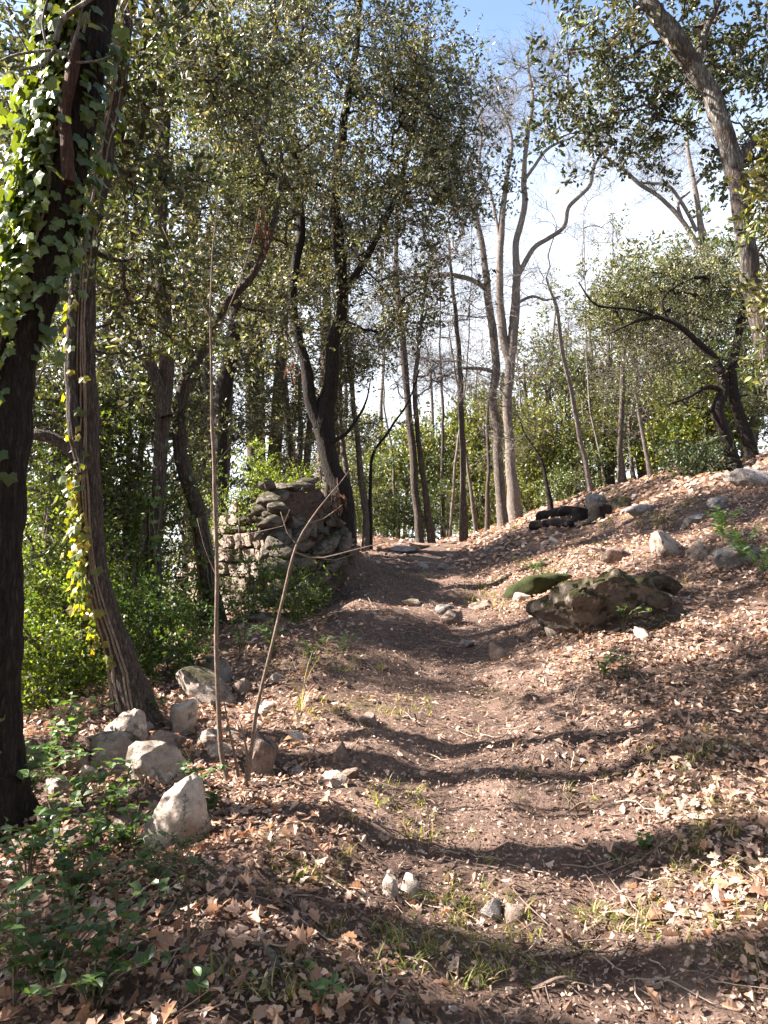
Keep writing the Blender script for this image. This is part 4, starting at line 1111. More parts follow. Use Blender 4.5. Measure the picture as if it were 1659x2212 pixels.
# sapling at the row of stones
DS = foot(490, 1692)
rg = np.random.default_rng(340)
sap = thing('sapling', 'slender bare sapling with two stems rising from the row of stones', 'sapling', G(492, 1692))
for nm, pts in [('stem', [(498, 1700, 12.2), (482, 1650, 10.8), (473, 1560, 10.1), (468, 1400, 9.4), (469, 1250, 8.6), (462, 1000, 7.9), (456, 800, 5.8), (456, 640, 4.0), (462, 520, 2.5), (470, 440, 0.9)]),
                ('stem', [(535, 1690, 8.6), (545, 1600, 8.6), (562, 1500, 7.9), (590, 1390, 7.2), (612, 1290, 6.5), (640, 1180, 5.8), (690, 1100, 3.6), (735, 1045, 2.2), (760, 1010, 0.9)]),
                ('stem', [(520, 1700, 6.5), (505, 1620, 5.8), (490, 1560, 4.3), (480, 1500, 2.2)]), ('stem', [(528, 1700, 5.8), (534, 1620, 5.0), (520, 1560, 2.9)])]:
    q = curve(stem_px(pts, DS), .06, rg, .006)
    q[0, 2] = min(q[0, 2], Hs(q[0, 0], q[0, 1]) - .03)
    V, Fs = tube_arrays(q[:, :3], q[:, 3], 9, .02, rg)
    MB().add(V, Fs).build(nm, B_TWIG, sap, smooth=True)
for pts in [[(636, 1192, 4.8), (670, 1205, 4.0), (700, 1205, 3.2), (760, 1190, 2.4), (832, 1172, 1.6)], [(642, 1178, 3.2), (620, 1150, 2.4), (606, 1105, 1.6)], [(668, 1130, 3.2), (700, 1120, 2.4), (740, 1090, 1.6)], [(456, 690, 3.2), (400, 590, 2.4), (350, 490, 1.6)],
            [(458, 740, 3.2), (500, 650, 2.4), (545, 520, 1.6), (560, 450, 1.2)], [(463, 1010, 2.4), (500, 960, 2.0), (545, 930, 1.6)], [(468, 1200, 2.4), (540, 1150, 2.0), (610, 1135, 1.6), (625, 1100, 1.2)], [(700, 1208, 2.4), (725, 1210, 1.6), (770, 1195, 1.2)], [(470, 1250, 2.4), (440, 1180, 1.6), (425, 1120, 1.2)]]:
    q = curve(stem_px(pts, DS), .06, rg, .006)
    V, Fs = tube_arrays(q[:, :3], q[:, 3], 6, .02, rg)
    MB().add(V, Fs).build('twig', B_TWIG, sap, smooth=True)

# ------------------------------------------------------------------ wood behind
def bush_tree(label, u, v_top, d, halfw, seed, tint, cat='tree', name='evergreen_tree', spr=None, mat=None, n=70, base_v=None, group=None, scale=1.0, lowfrac=.75, deep=None, per=2):
    """evergreen tree or shrub: several stems, leaves almost to the ground"""
    rg = np.random.default_rng(seed)
    top = P(u, v_top, d); x = top[0]; g = Hs(x, d); hgt = max(.5, top[2] - g); R = halfw * d / FPX
    stems = []
    for k in range(3):
        a = rg.uniform(0, 6.28)
        stems.append(np.array([[x + .08 * math.cos(a), d + .08 * math.sin(a), g - .1, .018 * hgt], [x + R * .25 * math.cos(a), d + R * .25 * math.sin(a), g + hgt * .4, .013 * hgt], [x + R * .4 * math.cos(a), d + R * .4 * math.sin(a), g + hgt * .8, .006 * hgt]]))
    dp = deep or R * .9
    lo = hgt * (1 - lowfrac)
    blobs = [((x, d, g + lo + (hgt - lo) * .5), (R, dp, (hgt - lo) * .5), n)]
    for k in range(3):
        a = rg.uniform(0, 6.28)
        blobs.append(((x + R * .6 * math.cos(a), d + dp * .6 * math.sin(a), g + lo + (hgt - lo) * rg.uniform(.25, .8)), (R * .55, R * .55, (hgt - lo) * .28), n // 4))
    if cat == 'shrub':                        # a few shoots stand out of the mass
        for k in range(4):
            a = rg.uniform(0, 6.28)
            blobs.append(((x + R * rg.uniform(.4, 1.15) * math.cos(a), d + dp * rg.uniform(.3, 1) * math.sin(a), g + hgt * rg.uniform(.75, 1.22)), (R * .12, R * .12, hgt * .14), max(2, n // 14)))
    return make_tree(name, label, cat, stems, blobs, seed, B_GREY, mat or M_HOLM, spr or SP_FAR, group=group, r0=.008, tint=tint, sides=7, lump=.03, scale=scale, step=.3, wig=.03, per=per, parts=('trunk', 'branches', 'crown') if cat == 'tree' else ('stem', 'branches', 'foliage'))
PROTO = {}
def like_tree(kind, label, u, v_top, d, halfw, seed, tint, **kw):
    """first of a kind is built, the others are copies of the tree and its parts at their own size and turn"""
    top = P(u, v_top, d); g = Hs(top[0], d); hgt = max(.5, top[2] - g); R = halfw * d / FPX
    if kind not in PROTO:
        PROTO[kind] = (bush_tree(label, u, v_top, d, halfw, seed, tint, **kw), hgt, R)
        return PROTO[kind][0]
    src, h0, R0 = PROTO[kind]
    o = src.copy(); COL.objects.link(o)
    o.location = (top[0], d, g - .1); o.rotation_euler = (0, 0, seed * 1.7); o.scale = (R / R0, R / R0, hgt / h0)
    o['label'] = label
    for ch in src.children:
        c = ch.copy(); COL.objects.link(c); c.parent = o
    return o
WOOD = 'evergreen trees of the wood behind the ridge'
for k, (u, vt, d, hw, tn, lab) in enumerate([
        (1150, 700, 27, 80, (1.25, 1.2, .9), 'olive evergreen close behind the twin bare oak'),
        (1230, 740, 26, 70, (1.1, 1.15, .9), 'evergreen behind the slanting pale trunk'),
        (1310, 600, 27, 90, (1.25, 1.2, .9), 'tall sunlit evergreen crowning the wood under the white sky'),
        (1400, 540, 26, 95, (1.15, 1.12, .95), 'highest rounded evergreen crown under the spreading bare oak'),
        (1500, 520, 25, 90, (1.0, 1.05, .95), 'broad evergreen behind the gnarled oak'),
        (1600, 560, 24, 90, (.9, 1.0, .9), 'dusky evergreen behind the second dark trunk'),
        (1290, 820, 23.5, 70, (1.2, 1.25, .8), 'low bright evergreen between slanting trunk and grey trunk'),
        (1390, 800, 23, 75, (.8, .95, .9), 'dark blue green evergreen behind the pale thin trunk'),
        (1500, 830, 21, 62, (1.9, 2.0, .7), 'yellow green young tree glowing beside the dark pair'),
        (1080, 840, 28, 70, (1.3, 1.3, .8), 'light olive tree seen between the crest trunks and twin oak'),
        (1180, 900, 24, 55, (1.5, 1.55, .8), 'small fresh green tree at the wood edge near the thin dark trunk'),
        (960, 900, 32, 60, (1.4, 1.4, .8), 'pale olive tree beyond the crest between its trunks'), (870, 930, 29, 55, (1.4, 1.4, .9), 'pale olive tree between the thin dark bending stem and the crest trunks'), (780, 900, 30, 50, (1.3, 1.35, .9), 'light green tree behind the two pale trunks past the mound'), (1030, 880, 30, 50, (1.5, 1.45, .9), 'light olive tree right behind the lone crest trunk'), (690, 960, 26, 60, (1.2, 1.2, .9), 'green tree low behind the forked oak'),
        (1690, 480, 21, 90, (.9, 1.0, .9), 'tall dark evergreen behind the arching oak'),
        (1620, 800, 20, 60, (1.0, 1.1, .8), 'bushy evergreen filling the gap by the second dark trunk')]):
    kd = 'glowing' if tn[0] > 1.7 else 'light' if tn[0] > 1.28 else 'olive' if tn[0] > 1.05 else 'dusky'
    kd += str(k % 2) if kd != 'glowing' else ''
    like_tree(kd, lab, u, vt, d, hw, 400 + k, tuple(a_ * b_ for a_, b_ in zip(tn, (.98, .95, .9))), n=96, group=WOOD, lowfrac=.93, per=1, scale=1.45)
SHR = 'shrubs beyond the crest and ridge'
for k, (u, vt, d, hw, tn, lab) in enumerate([
        (1230, 1000, 22, 60, (1.0, 1.2, .9), 'fresh green shrub at the foot of the slanting pale trunk'),
        (1500, 1010, 15.5, 55, (.75, .9, .9), 'dusky heath shrub running along the top of the bank'),
        (1150, 1040, 24, 40, (1.3, 1.4, .8), 'small bright shrub behind the twin bare oak'), (1040, 1040, 26, 50, (1.5, 1.5, .9), 'straw coloured shrub behind the lone crest trunk'),
        (960, 1030, 27, 50, (1.0, 1.2, .9), 'green shrub behind the two crest trunks'), (860, 1040, 26, 55, (.9, 1.15, .9), 'leafy shrub between mound and crest trunks'),
        (800, 1010, 25, 50, (1.0, 1.2, .8), 'green shrub showing past the thin dark bending stem'), (730, 1020, 22, 50, (1.1, 1.2, .8), 'shrub just behind the mound of the forked oak')]):
    bush_tree(lab, u, vt, d, hw, 430 + k, tuple(a_ * b_ for a_, b_ in zip(tn, (1.0, .98, .9))), cat='shrub', name='shrub', spr=SP_FAR, mat=M_HOLM, n=22, group=SHR, lowfrac=.97)
# leggy bare trees further off behind the crest
for k, (u, vt, d, hw) in enumerate([(740, 680, 27, 70), (830, 720, 30, 80), (930, 740, 31, 70), (1030, 760, 33, 70), (640, 740, 24, 60), (570, 760, 26, 60), (1200, 620, 30, 60), (480, 780, 28, 60)]):
    rg = np.random.default_rng(450 + k)
    lab = ['wispy far tree right beside the mound of the forked oak', 'wispy far tree past the two pale trunks behind the mound', 'wispy far tree between the crest trunks', 'wispy far tree behind the lone crest trunk',
           'wispy far tree glimpsed above the ruined wall', 'wispy far tree above the sunlit wall face', 'wispy far tree over the slanting pale trunk', 'wispy far tree behind the dark straight stem'][k]
    top = P(u, vt, d); g = Hs(top[0], d)
    pts = np.array([[top[0] + rg.normal() * .2, d, g - .1, .13], [top[0] + rg.normal() * .15, d, (g + top[2]) * .5, .09], [top[0], d, top[2] - .8, .03]])
    make_tree('bare_oak', lab, 'tree', [pts], [(np.array([top[0], d, top[2] - 1.2]), (hw * d / FPX, 1.2, 1.7), 26)], 460 + k, B_PALE, None, SP_BAREF, group='wispy bare trees far behind the crest', r0=.009, from_z=g + 2.0, sides=7, step=.4, per=2)

# evergreens down the slope behind the ivy trees
SLOPE = 'evergreen trees on the slope below the wall'
for k, (u, vt, d, hw, tn, n, lab) in enumerate([
        (60, 250, 14.6, 140, (1.0, 1.0, .9), 110, 'tall evergreen filling the gap behind the ivy clad trunk'), (230, 300, 14.2, 140, (.95, 1.0, .9), 100, 'evergreen behind the upper leaning trunk'),
        (430, 260, 15, 140, (1.0, .98, .9), 90, 'evergreen behind the tall dark trunk'), (570, 300, 16, 130, (1.0, 1.0, .9), 60, 'evergreen above the sunlit wall face'),
        (110, 700, 8.6, 110, (.9, 1.0, .8), 70, 'low evergreen between ivy tree and leaning trunk'), (280, 760, 8.9, 90, (.85, .95, .8), 60, 'low evergreen beside the tall dark trunk'), (700, 380, 17, 130, (1.0, 1.0, .9), 90, 'evergreen directly behind the forked oak'), (480, 620, 14, 90, (.95, .98, .9), 50, 'evergreen above the far end of the wall'), (640, 700, 15.5, 80, (1.0, 1.05, .9), 40, 'evergreen showing low between the forked oak stems')]):
    like_tree('slope%d' % (0, 1, 2, 1, 3, 3, 0, 4, 4)[k], lab, u, vt, d, hw, 480 + k, tn, n=n, group=SLOPE, spr=SP_MID, lowfrac=.8, scale=1.25)
BR = 'leafy shrubs below the row of stones'
for k, (u, vt, d, hw, tn, n, lab) in enumerate([
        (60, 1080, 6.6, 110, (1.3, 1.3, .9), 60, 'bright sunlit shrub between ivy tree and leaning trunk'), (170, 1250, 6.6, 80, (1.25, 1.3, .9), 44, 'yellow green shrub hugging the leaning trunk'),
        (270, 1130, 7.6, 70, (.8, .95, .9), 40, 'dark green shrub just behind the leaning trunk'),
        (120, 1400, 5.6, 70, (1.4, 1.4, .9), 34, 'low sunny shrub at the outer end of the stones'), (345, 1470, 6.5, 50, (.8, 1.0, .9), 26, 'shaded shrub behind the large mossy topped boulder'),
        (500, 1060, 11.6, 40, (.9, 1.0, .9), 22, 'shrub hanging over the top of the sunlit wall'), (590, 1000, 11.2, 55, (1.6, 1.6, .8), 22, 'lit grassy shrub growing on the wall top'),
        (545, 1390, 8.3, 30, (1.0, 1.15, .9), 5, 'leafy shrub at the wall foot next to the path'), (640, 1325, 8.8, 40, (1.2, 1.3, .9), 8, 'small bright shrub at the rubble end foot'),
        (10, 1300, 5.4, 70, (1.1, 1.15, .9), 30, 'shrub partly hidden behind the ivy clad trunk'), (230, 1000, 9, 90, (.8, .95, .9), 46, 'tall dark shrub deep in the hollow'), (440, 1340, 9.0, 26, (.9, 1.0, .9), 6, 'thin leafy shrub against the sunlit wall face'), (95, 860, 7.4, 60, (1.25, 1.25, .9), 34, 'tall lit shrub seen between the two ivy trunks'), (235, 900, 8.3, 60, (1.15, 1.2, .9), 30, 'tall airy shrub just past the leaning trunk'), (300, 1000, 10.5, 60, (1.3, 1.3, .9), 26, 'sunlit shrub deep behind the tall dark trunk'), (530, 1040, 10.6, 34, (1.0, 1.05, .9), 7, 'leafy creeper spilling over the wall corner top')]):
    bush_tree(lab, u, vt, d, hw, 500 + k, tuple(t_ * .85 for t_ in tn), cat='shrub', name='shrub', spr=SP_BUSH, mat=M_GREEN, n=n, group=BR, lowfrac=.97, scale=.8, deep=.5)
# the far wood as one mass
rg = np.random.default_rng(540)
fw = MB()
n = 850
a = rg.uniform(-1.3, 1.3, n); rr = rg.uniform(38, 62, n)
x = rr * np.sin(a); y = rr * np.cos(a)
ht = np.interp(x, [-60, -25, -8, 6, 14, 30, 60], [7, 6, 3.2, 3.4, 7, 9, 9])
z = H(x, y) + ht * rg.random(n) ** .8
for w in range(6):
    s = rg.integers(0, 6, n) == w
    lf, tw = SP_FAR[w]
    stamp(fw, lf[0], lf[1], np.stack([x, y, z], -1)[s], frames(unit(rg.normal(size=(s.sum(), 3)) + [0, 0, .5]), rg), rg.uniform(2.4, 4.2, s.sum()), tint=np.array([1.1, 1.1, .95]) * rg.uniform(.7, 1.3, (s.sum(), 1)), col=lf[2])
tag(fw.build('far_wood', M_HOLM), 'hazy far wood closing the view behind the trunks', 'wood', kind='stuff')

# unseen oaks and brush added to shade the path; more oaks close the wood
def shade_oak(label, x, y, hgt, blobs, seed, r=.15):  # unseen oak added for the thin shade it bars across the path
    rg = np.random.default_rng(seed); g = Hs(x, y)
    pts = np.array([[x, y, g - .1, r * 1.2], [x + rg.normal() * .1, y + rg.normal() * .1, g + hgt * .45, r * .8], [x + rg.normal() * .2, y + rg.normal() * .2, g + hgt * .9, r * .35]])
    return make_tree('holm_oak', label, 'tree', [pts], blobs, seed, B_GREY, M_HOLM, SP_MID, group='oaks beside the path out of view', from_z=g + min(2.0, hgt * .35), sides=9, scale=1.15)
def crooked(label, pts, blobs, seed):  # unseen oak, trunk bent to lay a band of shade where wanted
    """oak given by (x, y, height over its foot, radius)"""
    g = Hs(pts[0][0], pts[0][1])
    st = np.array([[x, y, g + z - (.1 if z == 0 else 0), r] for x, y, z, r in pts])
    return make_tree('holm_oak', label, 'tree', [st], blobs, seed, B_GREY, M_HOLM, SP_MID, group='oaks beside the path out of view', from_z=g + 3.5, sides=9, scale=1.0)
crooked('crooked oak out of view whose upper trunk shades the path by the sapling', [(-5.1, 3.95, 0, .17), (-5.1, 4.0, 2.6, .14), (-5.1, 4.5, 3.8, .13), (-5.1, 4.92, 4.8, .13), (-5.1, 4.95, 7.5, .12), (-5.2, 5.0, 10, .06)],
        [((-5.1, 4.95, 5.6), (.3, .10, .9), 7), ((-5.2, 5.0, 10.5), (1.6, 1.6, 1.0), 50)], 571)
crooked('crooked oak out of view whose upper trunk shades the hollow of the path', [(-5.0, 2.8, 0, .17), (-5.0, 2.84, 3.0, .14), (-5.0, 3.1, 4.2, .13), (-5.0, 3.30, 5.2, .15), (-5.0, 3.32, 8.0, .12), (-5.1, 3.3, 10.5, .06)],
        [((-5.0, 3.3, 6.2), (.3, .08, .8), 8), ((-5.1, 3.2, 10.8), (1.5, 1.5, 1.0), 50)], 572)
crooked('crooked oak out of view whose trunk shades the lower picture edge', [(-6.2, 2.5, 0, .17), (-6.2, 2.55, 3.4, .15), (-6.2, 2.85, 4.6, .16), (-6.2, 2.98, 5.4, .17), (-6.2, 3.0, 8.0, .14), (-6.2, 3.0, 10.5, .06)],
        [((-6.2, 2.98, 6.0), (.3, .08, .7), 8), ((-6.3, 2.9, 10.8), (1.5, 1.5, 1.0), 50)], 576)
shade_oak('oak out of view that bars the path with thin shade below the wall', -8.5, 7.1, 9, [((-7.5, 7.1, 6.2), (1.2, .10, 1.2), 22), ((-8, 8.4, 7.0), (1.3, .2, 1.2), 30)], 575)
for k, (x, y, hg, R) in enumerate([(-3.1, 2.75, 2.7, .75), (-2.8, 2.05, 2.5, .8)]):  # unseen brush added to darken the ground by the seedlings
    g = Hs(x, y)
    make_tree('shrub', ['evergreen brush out of view beside the ivy tree', 'evergreen brush out of view behind the lower seedlings'][k], 'shrub',
              [np.array([[x, y, g - .1, .03], [x + .1, y, g + hg * .5, .02], [x, y + .1, g + hg * .9, .01]])], [((x, y, g + hg * .55), (R, R * .7, hg * .45), 60)], 580 + k, B_GREY, M_GREEN, SP_BUSH, sides=7, parts=('stem', 'branches', 'foliage'))
proto = None
ring = [(2.4, -1.6), (-2.2, -2.6), (5.2, 0.2), (-3.5, -5.5), (1.5, -6.5), (6.0, -4.0), (9.0, 0.5), (-8.5, -6.0), (4.0, -10), (-1.5, -11), (11.5, 5.5), (12.5, -5), (8.5, 4.0), (14, 10)]
for k, (x, y) in enumerate(ring):
    g = Hs(x, y)
    if proto is None:
        pts = np.array([[x, y, g - .1, .2], [x + .1, y, g + 3.0, .15], [x, y + .2, g + 7, .06]])
        proto = make_tree('holm_oak', 'oak of the wood behind the viewer', 'tree', [pts], [((x, y, g + 5.6), (2.9, 2.9, 2.6), 150)], 590, B_GREY, M_HOLM, SP_FAR, group='oaks of the wood behind the viewer', from_z=g + 2.0, sides=9, scale=1.3)
    else:
        o = proto.copy(); COL.objects.link(o); o.location = (x, y, g - .1); o.rotation_euler = (0, 0, k * 1.1)
        for ch in proto.children:
            c = ch.copy(); COL.objects.link(c); c.parent = o
# ------------------------------------------------------------------ ivy
def ivy_leaf(rng, lob=1.0):
    """five pointed ivy leaf, stalk at the origin, blade hanging along +y"""
    ang = np.radians([0, 28, 55, 80, 118, 150, 180])
    rad = np.array([1.0, .74, .84, .68, .64, .52, .15]) * np.where(np.arange(7) % 2 == 0, 1, 1 - .12 * lob)
    R = np.stack([rad * np.sin(ang), .42 + rad * .62 * np.cos(ang)], -1)
    L = R[1:-1][::-1] * np.array([-1, 1])
    o = np.vstack([R, L]); o[:, 0] *= .74
    a, b = rng.uniform(-.3, .3, 2)
    z = -.25 * np.abs(o[:, 0]) ** 1.3 + a * o[:, 0] * .4 + b * (o[:, 1] - .4) ** 2 + rng.normal(size=len(o)) * .02
    V = np.vstack([np.c_[o, z], [[0, .42, .06]]])
    n = len(o); k = np.arange(n)
    return V, [np.stack([np.full(n, n), (k + 1) % n, k], -1)]
_r = np.random.default_rng(61)
IVY = [ivy_leaf(_r) for _ in range(5)]
def ivy_on(name, label, stem, spots, mat, seed, base_col, n_single, size):
    """spots: (v position along the stem 0..1, angle about it, lift)"""
    rg = np.random.default_rng(seed)
    root = thing(name, label, 'ivy', stem[0, :3])
    me = [MB().add(V, Fs, np.array(base_col) * np.ones((len(V), 3)) * k).mesh('leaf', mat) for (V, Fs), k in zip(IVY, (.8, 1.0, 1.0, 1.2, .9))]
    T = unit(np.gradient(stem[:, :3], axis=0))
    rest = MB()
    vm = MB()
    for k in range(7):
        a0 = rg.uniform(2.4, 5.2); ts = np.linspace(.02, .95, 60)
        ii = (ts * (len(stem) - 1)).astype(int); an = a0 + np.cumsum(rg.normal(size=60)) * .05
        o = np.stack([np.cos(an), np.sin(an), 0 * an], -1)
        q = stem[ii, :3] + o * (stem[ii, 3:4] * 1.0 + .006)
        V, Fs = tube_arrays(q, np.linspace(.009, .004, 60), 5); vm.add(V, Fs)
    vine = vm.build('vine_stem', B_TWIG, root)
    for k, (t, ang, lift) in enumerate(spots):
        i = int(np.clip(t * (len(stem) - 1), 0, len(stem) - 1))
        out = np.array([math.cos(ang), math.sin(ang), 0]); out = unit(out - T[i] * np.dot(out, T[i]))
        p = stem[i, :3] + out * (stem[i, 3] * 1.02 + lift) + rg.normal(size=3) * .01
        down = unit(np.array([0, 0, -1]) + rg.normal(size=3) * .35 + out * .25)
        nrm = unit(out + np.array([0, 0, .45]) + rg.normal(size=3) * .38)
        nrm = unit(nrm - down * np.dot(nrm, down)); xx = np.cross(down, nrm)
        rot = np.stack([xx, down, nrm], -1); sc = size * rg.uniform(.55, 1.2)
        if k < n_single: place('leaf', me[rg.integers(0, 5)], vine, p, rot, sc)
        else:
            V, Fs = IVY[rg.integers(0, 5)]
            stamp(rest, V, Fs, p[None], rot[None], np.array([sc]), tint=np.array(base_col)[None] * rg.uniform(.7, 1.5))
    if rest.n: tag(rest.build('leaves', mat, root), kind='stuff')
    return root
rg = np.random.default_rng(62)
c1 = curve(s1, .05); zt = c1[:, 2]
def tz(z): return float(np.interp(z, zt, np.linspace(0, 1, len(zt))))
def zv(v): return P(80, v, IVY_TREE_D)[2]
sp = []
while len(sp) < 1900:
    v = rg.uniform(-140, 900)
    den = np.interp(v, [-140, 600, 760, 900], [1, 1, .5, .1])
    if rg.random() > den: continue
    r = rg.random()
    if r < .70: ang = rg.normal(3.3, .6); lift = abs(rg.normal()) * .075          # side turned to the sun
    elif r < .86: ang = rg.normal(4.3, .35); lift = abs(rg.normal()) * .025        # towards the viewer
    else: ang = rg.normal(-.25, .5); lift = abs(rg.normal()) * .05                  # path side
    if r > .86 and not (60 < v < 760): continue
    sp.append((tz(zv(v)), ang, lift))
sp.sort(key=lambda q: math.sin(q[1]))
for _ in range(40): sp.append((tz(zv(rg.uniform(850, 1650))), rg.uniform(3.2, 5.6), .015))
ivy_on('ivy', 'bright green ivy climbing the thick dark trunk', c1, sp, M_IVY, 63, (.10, .145, .045), 300, .074)
c2 = curve(s2, .05); zt2 = c2[:, 2]
sp = []
for _ in range(230):
    v = rg.choice([rg.uniform(640, 1420), rg.uniform(1000, 1300)])
    z = P(190, v, D2)[2]
    sp.append((float(np.interp(z, zt2, np.linspace(0, 1, len(zt2)))), rg.normal(3.6, .65), abs(rg.normal()) * .05))
ivy_on('ivy', 'yellowing ivy on the sunny side of the leaning trunk', c2, sp, M_IVYY, 64, (.115, .135, .04), 180, .075)
c3 = curve(rooted(stem_px([(330, 1420, 50), (334, 1200, 44), (342, 1010, 42)], D3)), .05)
sp = [(rg.uniform(.05, .98), rg.normal(3.9, .8), abs(rg.normal()) * .05) for _ in range(170)]
ivy_on('ivy', 'green ivy on the foot of the tall dark trunk in the hollow', c3, sp, M_IVY, 65, (.08, .14, .03), 60, .07)
c4 = curve(rooted(stem_px([(470, 1420, 56), (455, 1280, 46), (442, 1180, 42), (428, 1100, 40)], D4)), .05)
sp = [(rg.uniform(.05, .98), rg.normal(3.9, 1.0), abs(rg.normal()) * .04) for _ in range(90)]
ivy_on('ivy', 'ivy on the crooked stem in front of the sunlit wall', c4, sp, M_IVY, 66, (.08, .13, .03), 40, .065)

# ------------------------------------------------------------------ small plants
def toothed_leaf(rng, teeth=.08):
    t = np.linspace(0, 1, 7); w = .30 * np.sin(math.pi * t ** .85) + .01
    w = w * (1 + teeth * 2 * np.where(np.arange(7) % 2 == 0, 1, -1))
    zz = -.2 * (t - .3) ** 2
    V = np.vstack([np.stack([-w, t, zz + w * .35], -1), np.stack([0 * t, t, zz], -1), np.stack([w, t, zz + w * .35], -1)])
    k = np.arange(6)
    return V, [np.vstack([np.stack([k, 7 + k, 8 + k, k + 1], -1), np.stack([7 + k, 14 + k, 15 + k, 8 + k], -1)])]
_r = np.random.default_rng(71)
TOOTH = [toothed_leaf(_r, .10) for _ in range(3)] + [toothed_leaf(_r, 0.0) for _ in range(2)]
TOOTH_M = [MB().add(V, Fs, np.array([.06, .105, .035]) * k * np.ones((len(V), 3))).mesh('leaf', M_SEED) for (V, Fs), k in zip(TOOTH, (1, 1.15, .9, 1.3, 1.1))]
def seedling(label, u, v, hpx, n, seed, size=.06, nst=3, spread=.5, name='oak_seedling', bright=1.0, single=True):
    rg = np.random.default_rng(seed); p = G(u, v); k = np.linalg.norm(p - C0) / FPX; hh = hpx * k
    root = thing(name, label, 'plant', p); rest = MB()
    for s in range(nst):
        a = rg.uniform(0, 6.28); lean = spread * rg.uniform(.2, 1)
        q = curve(np.array([p + [0, 0, -.02], p + np.array([math.cos(a) * lean * .3, math.sin(a) * lean * .3, .55]) * hh, p + np.array([math.cos(a) * lean, math.sin(a) * lean, rg.uniform(.75, 1.0)]) * hh]), .03, rg, .004)
        V, Fs = tube_arrays(q, np.linspace(.004, .0015, len(q)), 5)
        stem_ = MB().add(V, Fs).build('stem', B_TWIG, root)
        m = n // nst
        for j in range(m):
            i = int(len(q) * (.25 + .75 * (j + .5) / m)); i = min(i, len(q) - 1)
            an = j * 2.4 + rg.normal() * .4; out = np.array([math.cos(an), math.sin(an), rg.uniform(.0, .7)])
            d = unit(out); nn = unit(np.array([0, 0, 1]) + rg.normal(size=3) * .3); nn = unit(nn - d * np.dot(nn, d)); xx = np.cross(d, nn)
            pos_ = q[i] + unit(rg.normal(size=3)) * .006
            if single: place('leaf', TOOTH_M[rg.integers(0, 5)], stem_, pos_, np.stack([xx, d, nn], -1), size * rg.uniform(.6, 1.2))
            else:
                V, Fs = TOOTH[rg.integers(0, 5)]
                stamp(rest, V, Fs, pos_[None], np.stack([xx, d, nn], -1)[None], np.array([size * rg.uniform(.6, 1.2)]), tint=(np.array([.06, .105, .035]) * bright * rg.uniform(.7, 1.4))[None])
    if rest.n: tag(rest.build('foliage', M_GREEN, root), kind='stuff')
    return root
for lab, u, v, h, n, sz in [('holm oak seedling with glossy toothed leaves by the lower picture edge', 30, 2190, 240, 36, 0.054), ('leggy seedling with glossy leaves just below the ivy clad trunk', 55, 2010, 176, 30, 0.047),
                            ('seedling with pale lit leaves beside the leggy seedling', 150, 2050, 120, 24, 0.040), ('dark seedling in deep shade on the litter', 250, 2140, 152, 26, 0.043),
                            ('small seedling with upright leaves before the deep shade', 255, 1990, 120, 20, .045), ('low seedling near the fallen stick', 430, 2185, 80, 16, .045),
                            ('broad leaved young plant before the big squarish stone', 200, 1880, 130, 26, .075), ('broad leaved sprig touching the big squarish stone', 290, 1850, 110, 18, .07),
                            ('long leaved young plant under the row of stones', 120, 1850, 120, 22, .07), ('sprig with big pale leaves before the tilted pale stone', 270, 1720, 60, 8, .06)]:
    seedling(lab, u, v, h, n, int(u * 7 + v), sz)
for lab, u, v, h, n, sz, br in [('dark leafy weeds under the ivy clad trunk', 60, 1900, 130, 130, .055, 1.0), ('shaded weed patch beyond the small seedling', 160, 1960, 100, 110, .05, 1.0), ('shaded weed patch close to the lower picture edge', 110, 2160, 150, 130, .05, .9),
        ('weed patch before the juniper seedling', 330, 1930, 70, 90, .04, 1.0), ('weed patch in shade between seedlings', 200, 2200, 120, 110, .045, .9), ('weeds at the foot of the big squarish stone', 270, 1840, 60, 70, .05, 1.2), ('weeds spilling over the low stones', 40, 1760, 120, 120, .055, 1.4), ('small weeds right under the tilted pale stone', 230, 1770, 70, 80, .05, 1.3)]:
    seedling(lab, u, v, h, n, int(u * 5 + v), sz, nst=9, spread=1.5, name='wild_plant', bright=br, single=False)
